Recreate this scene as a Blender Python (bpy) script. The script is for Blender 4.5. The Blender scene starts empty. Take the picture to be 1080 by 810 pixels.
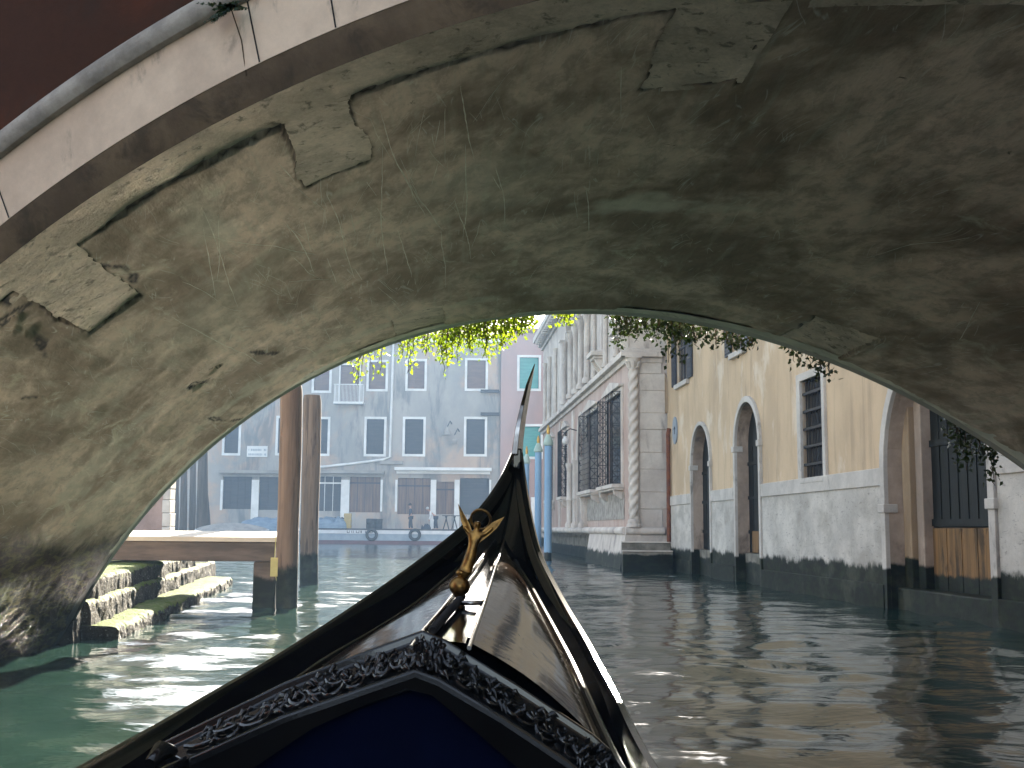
import bpy, bmesh, math, random
import numpy as np
from mathutils import Vector, Matrix, noise
random.seed(7); rng = np.random.default_rng(5)
S = bpy.context.scene
COL = S.collection
# ------------------------------------------------------------------ camera
F_PX, EYE = 1200.0, 1.05
TH, ROLL = math.atan(153/F_PX), math.radians(0.5)
fw = np.array([0, math.cos(TH), math.sin(TH)]); r0 = np.array([1., 0, 0]); u0_ = np.cross(r0, fw)
CR = r0*math.cos(ROLL)+u0_*math.sin(ROLL); CU = -r0*math.sin(ROLL)+u0_*math.cos(ROLL)
cam = bpy.data.cameras.new('camera'); camo = bpy.data.objects.new('camera', cam); COL.objects.link(camo)
cam.sensor_width = 36; cam.lens = 36*F_PX/1080; cam.clip_end = 2000; cam.clip_start = .05
m = Matrix(((CR[0], CU[0], -fw[0], 0), (CR[1], CU[1], -fw[1], 0), (CR[2], CU[2], -fw[2], EYE), (0, 0, 0, 1)))
camo.matrix_world = m; S.camera = camo
# ------------------------------------------------------------------ light
SUN_EL, SUN_AZ = math.radians(20), math.radians(4.5)
W = bpy.data.worlds.new('World'); S.world = W; W.use_nodes = True
wn = W.node_tree.nodes; wl = W.node_tree.links
sky = wn.new('ShaderNodeTexSky'); sky.sky_type = 'NISHITA'; sky.sun_disc = False
sky.sun_elevation = SUN_EL; sky.sun_rotation = SUN_AZ; sky.dust_density = 1.2
wn['Background'].inputs[1].default_value = 0.051
hs = wn.new('ShaderNodeHueSaturation'); hs.inputs['Saturation'].default_value = .55; wl.new(sky.outputs[0], hs.inputs['Color']); wl.new(hs.outputs[0], wn['Background'].inputs[0])   # milky, hazy sky
sun = bpy.data.lights.new('sun', 'SUN'); sun.energy = 5.0; sun.angle = math.radians(.5); sun.color = (1, .90, .74)
suno = bpy.data.objects.new('sun', sun); COL.objects.link(suno)
sd = Vector((math.sin(SUN_AZ)*math.cos(SUN_EL), math.cos(SUN_AZ)*math.cos(SUN_EL), math.sin(SUN_EL)))
suno.rotation_euler = (-sd).to_track_quat('-Z', 'Y').to_euler(); suno.location = (5, 20, 30)
S.view_settings.view_transform = 'Standard'; S.view_settings.look = 'None'
S.view_settings.exposure = 3.22; S.view_settings.gamma = 1
S.render.engine = 'CYCLES'
c = S.cycles; c.use_denoising = True; c.max_bounces = 8; c.volume_bounces = 1; c.diffuse_bounces = 4
c.glossy_bounces = 4; c.transmission_bounces = 4; c.transparent_max_bounces = 8
c.caustics_reflective = True; c.caustics_refractive = False; c.blur_glossy = 0.2; c.sample_clamp_indirect = 0
# ------------------------------------------------------------------ survey helpers: photograph measurements -> metres
def ray(x, y): return CR*(x-540)/F_PX+CU*(405-y)/F_PX+fw
def at(x, y, Y):
    d = ray(x, y); p = np.array([0, 0, EYE])+d*Y/d[1]; return Vector(p)
class Fr:
    def __init__(s, o, t, n): s.o = Vector((o[0], o[1], 0)); s.t = Vector((t[0], t[1], 0)).normalized(); s.n = Vector((n[0], n[1], 0)).normalized()
    def p(s, u, d, z): return s.o+s.t*u+s.n*d+Vector((0, 0, z))
    def uz(s, x, y, d=0):
        r = Vector(ray(x, y)); o = s.o+s.n*d; k = (o-Vector((0, 0, EYE))).dot(s.n)/r.dot(s.n)
        q = Vector((0, 0, EYE))+r*k; return (q-s.o).dot(s.t), q.z
    def u(s, x, d=0): return s.uz(x, 557, d)[0]
WORLD = Fr((0, 0), (1, 0), (0, 1))
# ------------------------------------------------------------------ mesh helpers
class MB:
    def __init__(s): s.v = []; s.f = []; s.uv = None
    def add(s, vs, fs):
        b = len(s.v); s.v += [Vector(v) for v in vs]; s.f += [tuple(i+b for i in f) for f in fs]; return s
    def box(s, fr, u0, u1, d0, d1, z0, z1):
        vs = [fr.p(u, d, z) for u in (u0, u1) for d in (d0, d1) for z in (z0, z1)]
        return s.add(vs, [(0, 1, 3, 2), (4, 6, 7, 5), (0, 4, 5, 1), (2, 3, 7, 6), (0, 2, 6, 4), (1, 5, 7, 3)])
    def prism(s, fr, poly, d0, d1):
        n = len(poly); vs = [fr.p(u, d0, z) for u, z in poly]+[fr.p(u, d1, z) for u, z in poly]
        return s.add(vs, [tuple(range(n)), tuple(range(2*n-1, n-1, -1))]+[(i, i+n, (i+1) % n+n, (i+1) % n) for i in range(n)])
    def tube(s, path, rad, n=8, closed=False, cap=True):
        path = [Vector(p) for p in path]; N = len(path)
        if not hasattr(rad, '__len__'): rad = [rad]*N
        b = len(s.v); up = None
        for i, p in enumerate(path):
            a = path[(i-1) % N] if (closed or i > 0) else p; c_ = path[(i+1) % N] if (closed or i < N-1) else p
            t = (c_-a).normalized()
            if up is None: up = t.cross(Vector((0.13, .2, 1))).normalized() if abs(t.z) < .95 else t.cross(Vector((0, 1, 0))).normalized()
            up = (up-t*up.dot(t)).normalized(); w = t.cross(up)
            for k in range(n):
                an = 2*math.pi*k/n; s.v.append(p+(up*math.cos(an)+w*math.sin(an))*rad[i])
        R = N if closed else N-1
        for i in range(R):
            for k in range(n):
                j = (i+1) % N; s.f.append((b+i*n+k, b+j*n+k, b+j*n+(k+1) % n, b+i*n+(k+1) % n))
        if cap and not closed:
            s.f.append(tuple(b+k for k in range(n))); s.f.append(tuple(b+(N-1)*n+k for k in range(n-1, -1, -1)))
        return s
    def lathe(s, ctr, prof, n=16, ax=(0, 0, 1), tilt=None):
        ctr = Vector(ctr); ax = Vector(ax).normalized(); e = ax.orthogonal().normalized(); g = ax.cross(e)
        b = len(s.v)
        for r, z in prof:
            for k in range(n):
                an = 2*math.pi*k/n; s.v.append(ctr+ax*z+(e*math.cos(an)+g*math.sin(an))*r)
        for i in range(len(prof)-1):
            for k in range(n): s.f.append((b+i*n+k, b+i*n+(k+1) % n, b+(i+1)*n+(k+1) % n, b+(i+1)*n+k))
        s.f.append(tuple(b+k for k in range(n-1, -1, -1))); s.f.append(tuple(b+(len(prof)-1)*n+k for k in range(n)))
        return s
    def loft(s, rows, closed=False, cap=False):
        b = len(s.v); n = len(rows[0])
        for r in rows: s.v += [Vector(p) for p in r]
        for i in range(len(rows)-1):
            for k in range(n if closed else n-1): s.f.append((b+i*n+k, b+i*n+(k+1) % n, b+(i+1)*n+(k+1) % n, b+(i+1)*n+k))
        if cap: s.f.append(tuple(b+k for k in range(n-1, -1, -1))); s.f.append(tuple(b+(len(rows)-1)*n+k for k in range(n)))
        return s
    def obj(s, name, mat, parent=None, smooth=None, bevel=0, solid=0, sub=0, fix=True):
        base = Vector((0, 0, 0))
        q = parent
        while q is not None: base += q.location; q = q.parent
        me = bpy.data.meshes.new(name); me.from_pydata([tuple(v-base) for v in s.v], [], s.f)
        if fix:
            bm = bmesh.new(); bm.from_mesh(me); bmesh.ops.recalc_face_normals(bm, faces=bm.faces); bm.to_mesh(me); bm.free()
        me.materials.append(mat)
        if smooth is not None:
            for p in me.polygons: p.use_smooth = True
            if smooth < 179: me.set_sharp_from_angle(angle=math.radians(smooth))
        o = bpy.data.objects.new(name, me); COL.objects.link(o); o.parent = parent
        if solid: md = o.modifiers.new('s', 'SOLIDIFY'); md.thickness = solid; md.offset = 0
        if bevel: md = o.modifiers.new('b', 'BEVEL'); md.width = bevel; md.segments = 2; md.limit_method = 'ANGLE'
        if sub: md = o.modifiers.new('u', 'SUBSURF'); md.levels = sub; md.render_levels = sub
        return o
def thing(name, label, cat, loc, group=None):
    o = bpy.data.objects.new(name, None); COL.objects.link(o); o.location = loc; o['label'] = label; o['category'] = cat
    o.empty_display_size = .2
    if group: o['group'] = group
    return o
def struct(o, kind='structure'): o['kind'] = kind; return o
def wall_holes(mb, fr, outer, holes, depth, d=0.0):
    """facade sheet in (u,z) with holes, and reveals going back by depth"""
    bm = bmesh.new(); edges = []
    for loop in [outer]+holes:
        vs = [bm.verts.new((u, z, 0)) for u, z in loop]
        edges += [bm.edges.new((vs[i], vs[(i+1) % len(vs)])) for i in range(len(vs))]
    bmesh.ops.triangle_fill(bm, edges=edges, use_beauty=True, use_dissolve=False)
    bm.verts.index_update(); bm.verts.ensure_lookup_table()
    mb.add([fr.p(v.co.x, d, v.co.y) for v in bm.verts], [tuple(v.index for v in f.verts) for f in bm.faces]); bm.free()
    for h in holes:
        n = len(h); mb.add([fr.p(u, d, z) for u, z in h]+[fr.p(u, d-depth, z) for u, z in h],
                           [(i, (i+1) % n, (i+1) % n+n, i+n) for i in range(n)])
    return mb
def rect(u0, u1, z0, z1): return [(u0, z0), (u1, z0), (u1, z1), (u0, z1)]
def arch(u0, u1, z0, zs, n=18, rise=None):
    cx, r = (u0+u1)/2, (u1-u0)/2; rise = rise or r
    return [(u0, z0), (u1, z0)]+[(cx+r*math.cos(math.pi*k/n), zs+rise*math.sin(math.pi*k/n)) for k in range(n+1)]
def ring_poly(mb, fr, u0, u1, z0, zs, w, d0, d1, rise=None, n=18):
    """frame round an arched opening, width w"""
    a = arch(u0, u1, z0, zs, n, rise)[2:]; b = arch(u0-w, u1+w, z0, zs, n, (rise or (u1-u0)/2)+w)[2:]
    a = [(u1, z0)]+a+[(u0, z0)]; b = [(u1+w, z0)]+b+[(u0-w, z0)]
    rows = [[fr.p(a[i][0], d0, a[i][1]), fr.p(b[i][0], d0, b[i][1]), fr.p(b[i][0], d1, b[i][1]), fr.p(a[i][0], d1, a[i][1])] for i in range(len(a))]
    mb.loft(rows, closed=True, cap=True)
# ------------------------------------------------------------------ materials
class G:
    def __init__(s, name):
        s.m = bpy.data.materials.new(name); s.m.use_nodes = True; s.t = s.m.node_tree; s.b = s.t.nodes['Principled BSDF']
        s.out = s.t.nodes['Material Output']; s.pos = s.t.nodes.new('ShaderNodeNewGeometry').outputs['Position']
    def n(s, typ, **kw):
        o = s.t.nodes.new(typ)
        for k, v in kw.items(): setattr(o, k, v)
        return o
    def ln(s, a, b): s.t.links.new(a, b)
    def set(s, sock, v):
        if hasattr(v, 'is_output') or hasattr(v, 'links'): s.ln(v, sock)
        else: sock.default_value = v if not (hasattr(v, '__len__') and len(v) == 3 and sock.type == 'RGBA') else (*v, 1)
    def scaled(s, st, src=None):
        m_ = s.n('ShaderNodeVectorMath', operation='MULTIPLY'); s.ln(src or s.pos, m_.inputs[0]); m_.inputs[1].default_value = st; return m_.outputs[0]
    def noise(s, scale, st=(1, 1, 1), detail=5, rough=.6, dist=0, src=None):
        o = s.n('ShaderNodeTexNoise'); o.inputs['Scale'].default_value = scale; o.inputs['Detail'].default_value = detail
        o.inputs['Roughness'].default_value = rough; o.inputs['Distortion'].default_value = dist; s.ln(s.scaled(st, src), o.inputs['Vector']); return o.outputs[0]
    def ramp(s, fac, lo, hi, a=0., b=1.):
        o = s.n('ShaderNodeMapRange'); o.interpolation_type = 'SMOOTHSTEP'; s.ln(fac, o.inputs[0])
        for i, v in zip((1, 2, 3, 4), (lo, hi, a, b)): o.inputs[i].default_value = v
        return o.outputs[0]
    def mix(s, f, a, b, blend='MIX'):
        o = s.n('ShaderNodeMix', data_type='RGBA', blend_type=blend); s.set(o.inputs[0], f); s.set(o.inputs[6], a); s.set(o.inputs[7], b); return o.outputs[2]
    def math(s, op, a, b=0., c_=0.):
        o = s.n('ShaderNodeMath', operation=op); s.set(o.inputs[0], a); s.set(o.inputs[1], b); s.set(o.inputs[2], c_); return o.outputs[0]
    def z(s):
        o = s.n('ShaderNodeSeparateXYZ'); s.ln(s.pos, o.inputs[0]); return o.outputs[2]
    def bump(s, h, strength, dist=.01, prev=None):
        o = s.n('ShaderNodeBump'); o.inputs['Strength'].default_value = strength; o.inputs['Distance'].default_value = dist; s.ln(h, o.inputs['Height'])
        if prev: s.ln(prev, o.inputs['Normal'])
        return o.outputs[0]
    def fin(s, col, rough=.8, normal=None, spec=.4, metal=0):
        s.set(s.b.inputs['Base Color'], col); s.set(s.b.inputs['Roughness'], rough); s.b.inputs['Specular IOR Level'].default_value = spec
        s.b.inputs['Metallic'].default_value = metal
        if normal: s.ln(normal, s.b.inputs['Normal'])
        return s.m
ALG = (.006, .009, .005)
def M(name, c1, c2, scale=2, st=(1, 1, 1), rough=.85, bump=.3, bscale=30, stain=None, stain2=None, algae=None, spec=.22, speck=.25, bdist=.01, metal=0):
    g = G(name); n1 = g.noise(scale, st, 6); col = g.mix(g.ramp(n1, .35, .65), c1, c2)
    for stn in (stain, stain2):
        if stn: # (colour, scale, stretch, lo, hi, amount)
            k = g.ramp(g.noise(stn[1], stn[2], 7, .65, .4), stn[3], stn[4], 0, stn[5]); col = g.mix(k, col, stn[0])
    fine = g.noise(bscale, st, 4, .7)
    if speck: col = g.mix(speck, col, g.mix(fine, (.25, .25, .25), (1.5, 1.5, 1.5)), 'MULTIPLY')
    rg = rough
    if algae: # (z of the tide line, softness)
        zz = g.math('ADD', g.z(), g.math('MULTIPLY', g.math('SUBTRACT', g.noise(2.2, (1, 1, .6), 7, .7), .5), algae[1]*2.2))
        k = g.ramp(zz, algae[0]-algae[1]*.25, algae[0]+algae[1]*.25, 1, 0)
        al = g.mix(g.ramp(g.noise(5, (1, 1, 2), 5), .4, .65), ALG, (.012, .020, .008)); al = g.mix(g.ramp(g.noise(1.6, (1, 1, 1), 5), .5, .7), al, (.045, .05, .032))
        col = g.mix(k, col, al); rg = g.math('SUBTRACT', rough, g.math('MULTIPLY', k, .12))
    hgt = g.math('ADD', g.math('MULTIPLY', fine, .5), g.noise(bscale*.22, st, 5))
    return g.fin(col, rg, g.bump(hgt, bump, bdist), spec, metal)
mt = {}
mt['plaster_y'] = M('yellow_stucco', (.59, .45, .295), (.48, .365, .24), .9, (1, 1, .6), .9, .25, 40, stain=((.27, .21, .15), 1.6, (1.6, 1.6, .18), .50, .72, .6), stain2=((.68, .60, .48), 1.3, (1, 1, .6), .54, .66, .6), speck=.12)
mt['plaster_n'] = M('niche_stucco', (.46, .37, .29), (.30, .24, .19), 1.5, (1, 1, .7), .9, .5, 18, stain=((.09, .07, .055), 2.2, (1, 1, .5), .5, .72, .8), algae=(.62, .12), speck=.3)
mt['plaster_d'] = M('ochre_pillar', (.46, .36, .24), (.30, .22, .14), 1.5, (1, 1, .4), .9, .4, 25, algae=(.7, .1))
mt['dado'] = M('weathered_white_dado', (.60, .57, .51), (.45, .43, .39), 1.2, (1, 1, 1), .88, .4, 26, stain=((.16, .15, .14), 9, (1, 1, 3.0), .57, .68, .65), stain2=((.27, .25, .215), 1.4, (1, 1, 1.4), .42, .70, .6), algae=(.60, .2))
mt['istria'] = M('white_stone', (.56, .53, .48), (.44, .415, .375), 1.6, (1, 1, 1), .75, .35, 22, stain=((.14, .13, .115), 3.5, (1, 1, .6), .57, .72, .6), algae=(.55, .1))
mt['istria_far'] = M('palazzo_stone', (.68, .63, .56), (.52, .47, .42), 1.2, (1, 1, 1), .75, .35, 14, stain=((.2, .17, .15), 2.2, (1, 1, .35), .53, .72, .65), algae=(.42, .25))
mt['pink'] = M('pink_marble_panel', (.44, .31, .25), (.52, .42, .36), 1.1, (1, 1, .4), .7, .15, 12, stain=((.28, .20, .18), 2.5, (1, 1, .3), .5, .72, .6), algae=(.7, .2))
mt['pinkwash'] = M('pale_rose_stucco', (.62, .54, .47), (.52, .44, .385), .8, (1, 1, .5), .85, .2, 20, stain=((.25, .19, .17), 1.7, (1, 1, .2), .52, .75, .5))
mt['red'] = M('dark_red_stucco', (.090, .028, .013), (.052, .022, .012), 1.6, (1, 1, 1), .9, .5, 20, stain=((.03, .026, .02), 2.3, (1, 1, .7), .48, .66, .75), speck=.35)
mt['marble_ring'] = M('worn_marble', (.74, .59, .44), (.58, .455, .34), 3, (1, 1, 1), .7, .35, 34, stain=((.09, .08, .07), 5, (1, 1, .5), .57, .72, .7), speck=.15, bdist=.006)
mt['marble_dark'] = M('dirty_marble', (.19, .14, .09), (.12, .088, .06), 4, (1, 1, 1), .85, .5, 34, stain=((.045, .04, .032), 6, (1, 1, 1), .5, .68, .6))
mt['rollgrey'] = M('lichen_grey_marble', (.42, .39, .34), (.25, .23, .20), 5, (1, 1, 1), .85, .6, 45, speck=.3)
mt['rough_stone'] = M('pitted_stone', (.70, .57, .45), (.46, .375, .29), 5, (1, 1, 1), .9, .7, 55, stain=((.10, .09, .065), 14, (1, 1, 1), .56, .66, .7), speck=.45, bdist=.02, algae=(.75, .4))
mt['edge_stone'] = M('pale_edge_stone', (.72, .67, .56), (.55, .52, .43), 5, (1, 1, 1), .85, .5, 40, stain=((.2, .18, .13), 7, (1, 1, 1), .56, .68, .6), speck=.3, algae=(.8, .2))
mt['chalk'] = M('fresh_scratched_plaster', (.80, .76, .64), (.6, .56, .45), 12, rough=.9, bump=.1)
mt['far_wall'] = M('faded_grey_stucco', (.37, .345, .315), (.27, .265, .25), .35, (1, 1, .7), .9, .1, 6, stain=((.50, .33, .22), .33, (1, 1, .8), .48, .62, .6), stain2=((.12, .13, .13), .5, (1.6, 1, .3), .50, .66, .7), speck=.08)
mt['far_pink'] = M('faded_mauve_stucco', (.40, .27, .24), (.33, .25, .23), .4, (1, 1, .5), .9, .1, 6, speck=.08)
mt['far_white'] = M('white_window_stone', (.72, .72, .70), (.6, .6, .58), 1, speck=.05, bump=.1)
mt['far_dark'] = M('dark_shutter', (.05, .048, .05), (.035, .036, .04), 1, (1, 1, 8), .6, .1)
mt['far_brown'] = M('brown_shutter', (.17, .11, .085), (.13, .09, .075), 1, (1, 1, 8), .7, .1)
mt['shop_wood'] = M('brown_shop_boards', (.20, .12, .08), (.11, .075, .06), 1.5, (6, 1, .3), .7, .1)
mt['teal'] = M('teal_shutter', (.10, .33, .30), (.08, .27, .25), 1, (1, 1, 8), .6, .1)
mt['wood_pole'] = M('weathered_mooring_wood', (.23, .165, .12), (.135, .098, .075), 5, (2, 2, .12), .85, .8, 18, stain=((.04, .027, .02), 7, (2, 2, .15), .52, .66, .7), stain2=((.27, .19, .13), 6, (2, 2, .1), .6, .72, .5), algae=(.55, .25), bdist=.02)
mt['wood_dark'] = M('dark_piling_wood', (.10, .08, .065), (.05, .042, .036), 3, (2, 2, .15), .9, .5, 14, algae=(.4, .2))
mt['pier_wood'] = M('pier_timber', (.16, .13, .115), (.085, .072, .065), 3, (.4, 1, 2), .85, .5, 20, algae=(.42, .15))
mt['pier_top'] = M('pale_pier_boards', (.62, .58, .50), (.5, .47, .41), 3, (.3, 3, 1), .8, .3, 20)
mt['bluepole'] = M('blue_paint', (.22, .38, .56), (.27, .44, .60), 2, (1, 1, .5), .45, .1, 20, algae=(.25, .1), speck=.1)
mt['palegreen'] = M('pale_green_paint', (.45, .58, .50), (.4, .52, .45), 3, rough=.5, bump=.05)
mt['gold'] = M('gilt_paint', (.62, .38, .08), (.5, .3, .06), 8, rough=.35, bump=.1, metal=.7)
mt['maroon'] = M('maroon_paint', (.12, .03, .025), (.09, .028, .024), 2, rough=.6, bump=.1, algae=(.3, .1))
mt['iron'] = M('black_iron', (.018, .018, .02), (.03, .027, .025), 12, rough=.6, bump=.3, metal=.3)
mt['shutter_b'] = M('dark_blue_grey_shutter', (.035, .042, .055), (.05, .057, .07), 3, (1, 1, 9), .6, .2)
mt['glass'] = M('dark_window_glass', (.02, .022, .024), (.03, .032, .034), 2, rough=.15, bump=.05, speck=0, spec=.5)
mt['door_dark'] = M('dark_green_door', (.009, .012, .010), (.005, .007, .006), 4, (3, 3, .3), .6, .4, 20, algae=(.6, .1))
mt['door_wood'] = M('stained_raw_planks', (.27, .15, .06), (.13, .08, .035), 6, (3, 3, .12), .75, .4, 20, stain=((.03, .022, .014), 3, (1.5, 1.5, .5), .5, .66, .7), algae=(.50, .12))
mt['rustpipe'] = M('rusty_downpipe', (.20, .075, .035), (.13, .05, .03), 6, rough=.7, bump=.2)
mt['step'] = M('mossy_step_stone', (.24, .235, .19), (.14, .14, .11), 4, (1, 1, 1), .8, .9, 24, stain=((.15, .22, .03), 2.6, (1, 1, 1), .36, .52, .9), stain2=((.03, .035, .018), 12, (1, 1, 1), .55, .64, .8), bdist=.03)
mt['landing'] = M('dark_landing_stone', (.26, .24, .20), (.13, .125, .10), 3, rough=.8, bump=.5, algae=(.42, .1))
mt['quay'] = M('quay_paving', (.33, .31, .28), (.24, .23, .21), 1, rough=.85, bump=.2, algae=(.5, .2))
mt['brickpink'] = M('peeling_pink_render', (.42, .30, .25), (.32, .22, .18), 2, rough=.9, bump=.3, stain=((.2, .12, .09), 3, (1, 1, 1), .55, .7, .6))
mt['black'] = M('black_lacquer', (.005, .006, .007), (.010, .010, .011), 4, rough=.10, bump=.10, bscale=60, speck=0, spec=.6, bdist=.003)
mt['black_dull'] = M('dull_black_paint', (.004, .004, .0045), (.006, .006, .006), 4, rough=.6, bump=.1, speck=0, spec=0)
mt['steel'] = M('polished_steel', (.42, .40, .38), (.16, .15, .14), 14, rough=.22, bump=.1, metal=1, speck=.1)
mt['brass'] = M('aged_brass', (.30, .165, .05), (.10, .06, .025), 26, rough=.34, bump=.25, bscale=80, metal=1, speck=.2, bdist=.003)
mt['blue_panel'] = M('navy_cloth_panel', (.0012, .003, .017), (.001, .0025, .014), 8, rough=.95, spec=.05, bump=.2, bscale=150, speck=.1)
mt['tyre'] = M('rubber', (.02, .02, .022), (.03, .03, .03), 6, rough=.8, bump=.2)
mt['hull_w'] = M('white_boat_paint', (.66, .67, .68), (.55, .56, .58), 2, rough=.5, bump=.05)
mt['hull_b'] = M('grey_blue_boat_paint', (.28, .33, .38), (.22, .27, .32), 2, rough=.5, bump=.05)
mt['hull_r'] = M('dull_red_antifouling', (.14, .06, .07), (.10, .05, .055), 2, rough=.7, bump=.05)
mt['tarp'] = M('blue_tarpaulin', (.14, .20, .27), (.20, .27, .34), 2.5, (1, 1, 3), .6, .6, 3, bdist=.1)
mt['tarp_g'] = M('grey_boat_cover', (.34, .33, .31), (.25, .245, .23), 3, rough=.8, bump=.3)
mt['yellow'] = M('yellow_paint', (.45, .33, .10), (.38, .28, .09), 3, rough=.6, bump=.05)
mt['yellowtag'] = M('pale_yellow_plastic', (.58, .55, .24), (.5, .47, .2), 9, rough=.6, bump=.1)
mt['rope'] = M('dark_cord', (.03, .028, .025), (.06, .055, .045), 60, rough=.6, bump=.4)
mt['skin'] = M('skin', (.42, .25, .18), (.38, .22, .16), 5, rough=.6, bump=0, speck=0)
mt['cloth_d'] = M('dark_clothes', (.03, .035, .05), (.04, .045, .06), 6, rough=.9, bump=.1)
mt['cloth_w'] = M('pale_shirt', (.68, .68, .66), (.6, .6, .6), 6, rough=.9, bump=.1)
mt['hair'] = M('dark_hair', (.03, .02, .015), (.02, .015, .01), 10, rough=.8, bump=.1)
mt['hair_g'] = M('grey_hair', (.5, .48, .45), (.4, .38, .36), 10, rough=.8, bump=.1)
mt['roof'] = M('terracotta_roof', (.30, .13, .08), (.22, .10, .065), 2, rough=.9, bump=.5)
mt['stem'] = M('vine_stem', (.07, .045, .025), (.05, .035, .02), 10, rough=.8, bump=.1)
mt['spiral'] = mt['istria_far']
mt['white_tr'] = M('worn_white_trim', (.55, .53, .50), (.3, .29, .27), 30, rough=.5, bump=.3)
def leafmat(name, a, b, tr_=.5):
    g = G(name); col = g.mix(g.ramp(g.noise(9, detail=2), .35, .65), a, b); g.fin(col, .5, None, .4)
    tr = g.n('ShaderNodeBsdfTranslucent'); g.ln(g.mix(1, col, (1.9, 1.8, .7), 'MULTIPLY'), tr.inputs[0])
    mx = g.n('ShaderNodeMixShader'); mx.inputs[0].default_value = tr_; g.ln(g.b.outputs[0], mx.inputs[1]); g.ln(tr.outputs[0], mx.inputs[2]); g.ln(mx.outputs[0], g.out.inputs[0]); return g.m
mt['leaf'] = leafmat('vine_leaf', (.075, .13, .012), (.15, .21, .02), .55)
mt['leaf_dk_shade'] = leafmat('shade_dark_vine_leaf', (.016, .034, .010), (.03, .052, .014), .12)  # shade on the right-hand vines put into the leaf colour; fern shares it
# deck of the gondola: lacquer worn dull in patches, brown reflection put into its colour
def deckmat():
    g = G('worn_deck_lacquer'); n1 = g.noise(55, detail=3); sc = g.ramp(n1, .60, .72); big = g.ramp(g.noise(3.2, detail=3), .42, .60)
    w = g.math('MULTIPLY', sc, big)
    col = g.mix(w, (.020, .014, .011), (.10, .085, .07)); col = g.mix(g.ramp(g.noise(1.7, detail=2), .35, .6), col, (.060, .038, .026))
    return g.fin(col, g.math('ADD', .07, g.math('MULTIPLY', w, .4)), g.bump(g.noise(6, detail=3), .12, .01), .3)
mt['deck'] = deckmat()
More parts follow.
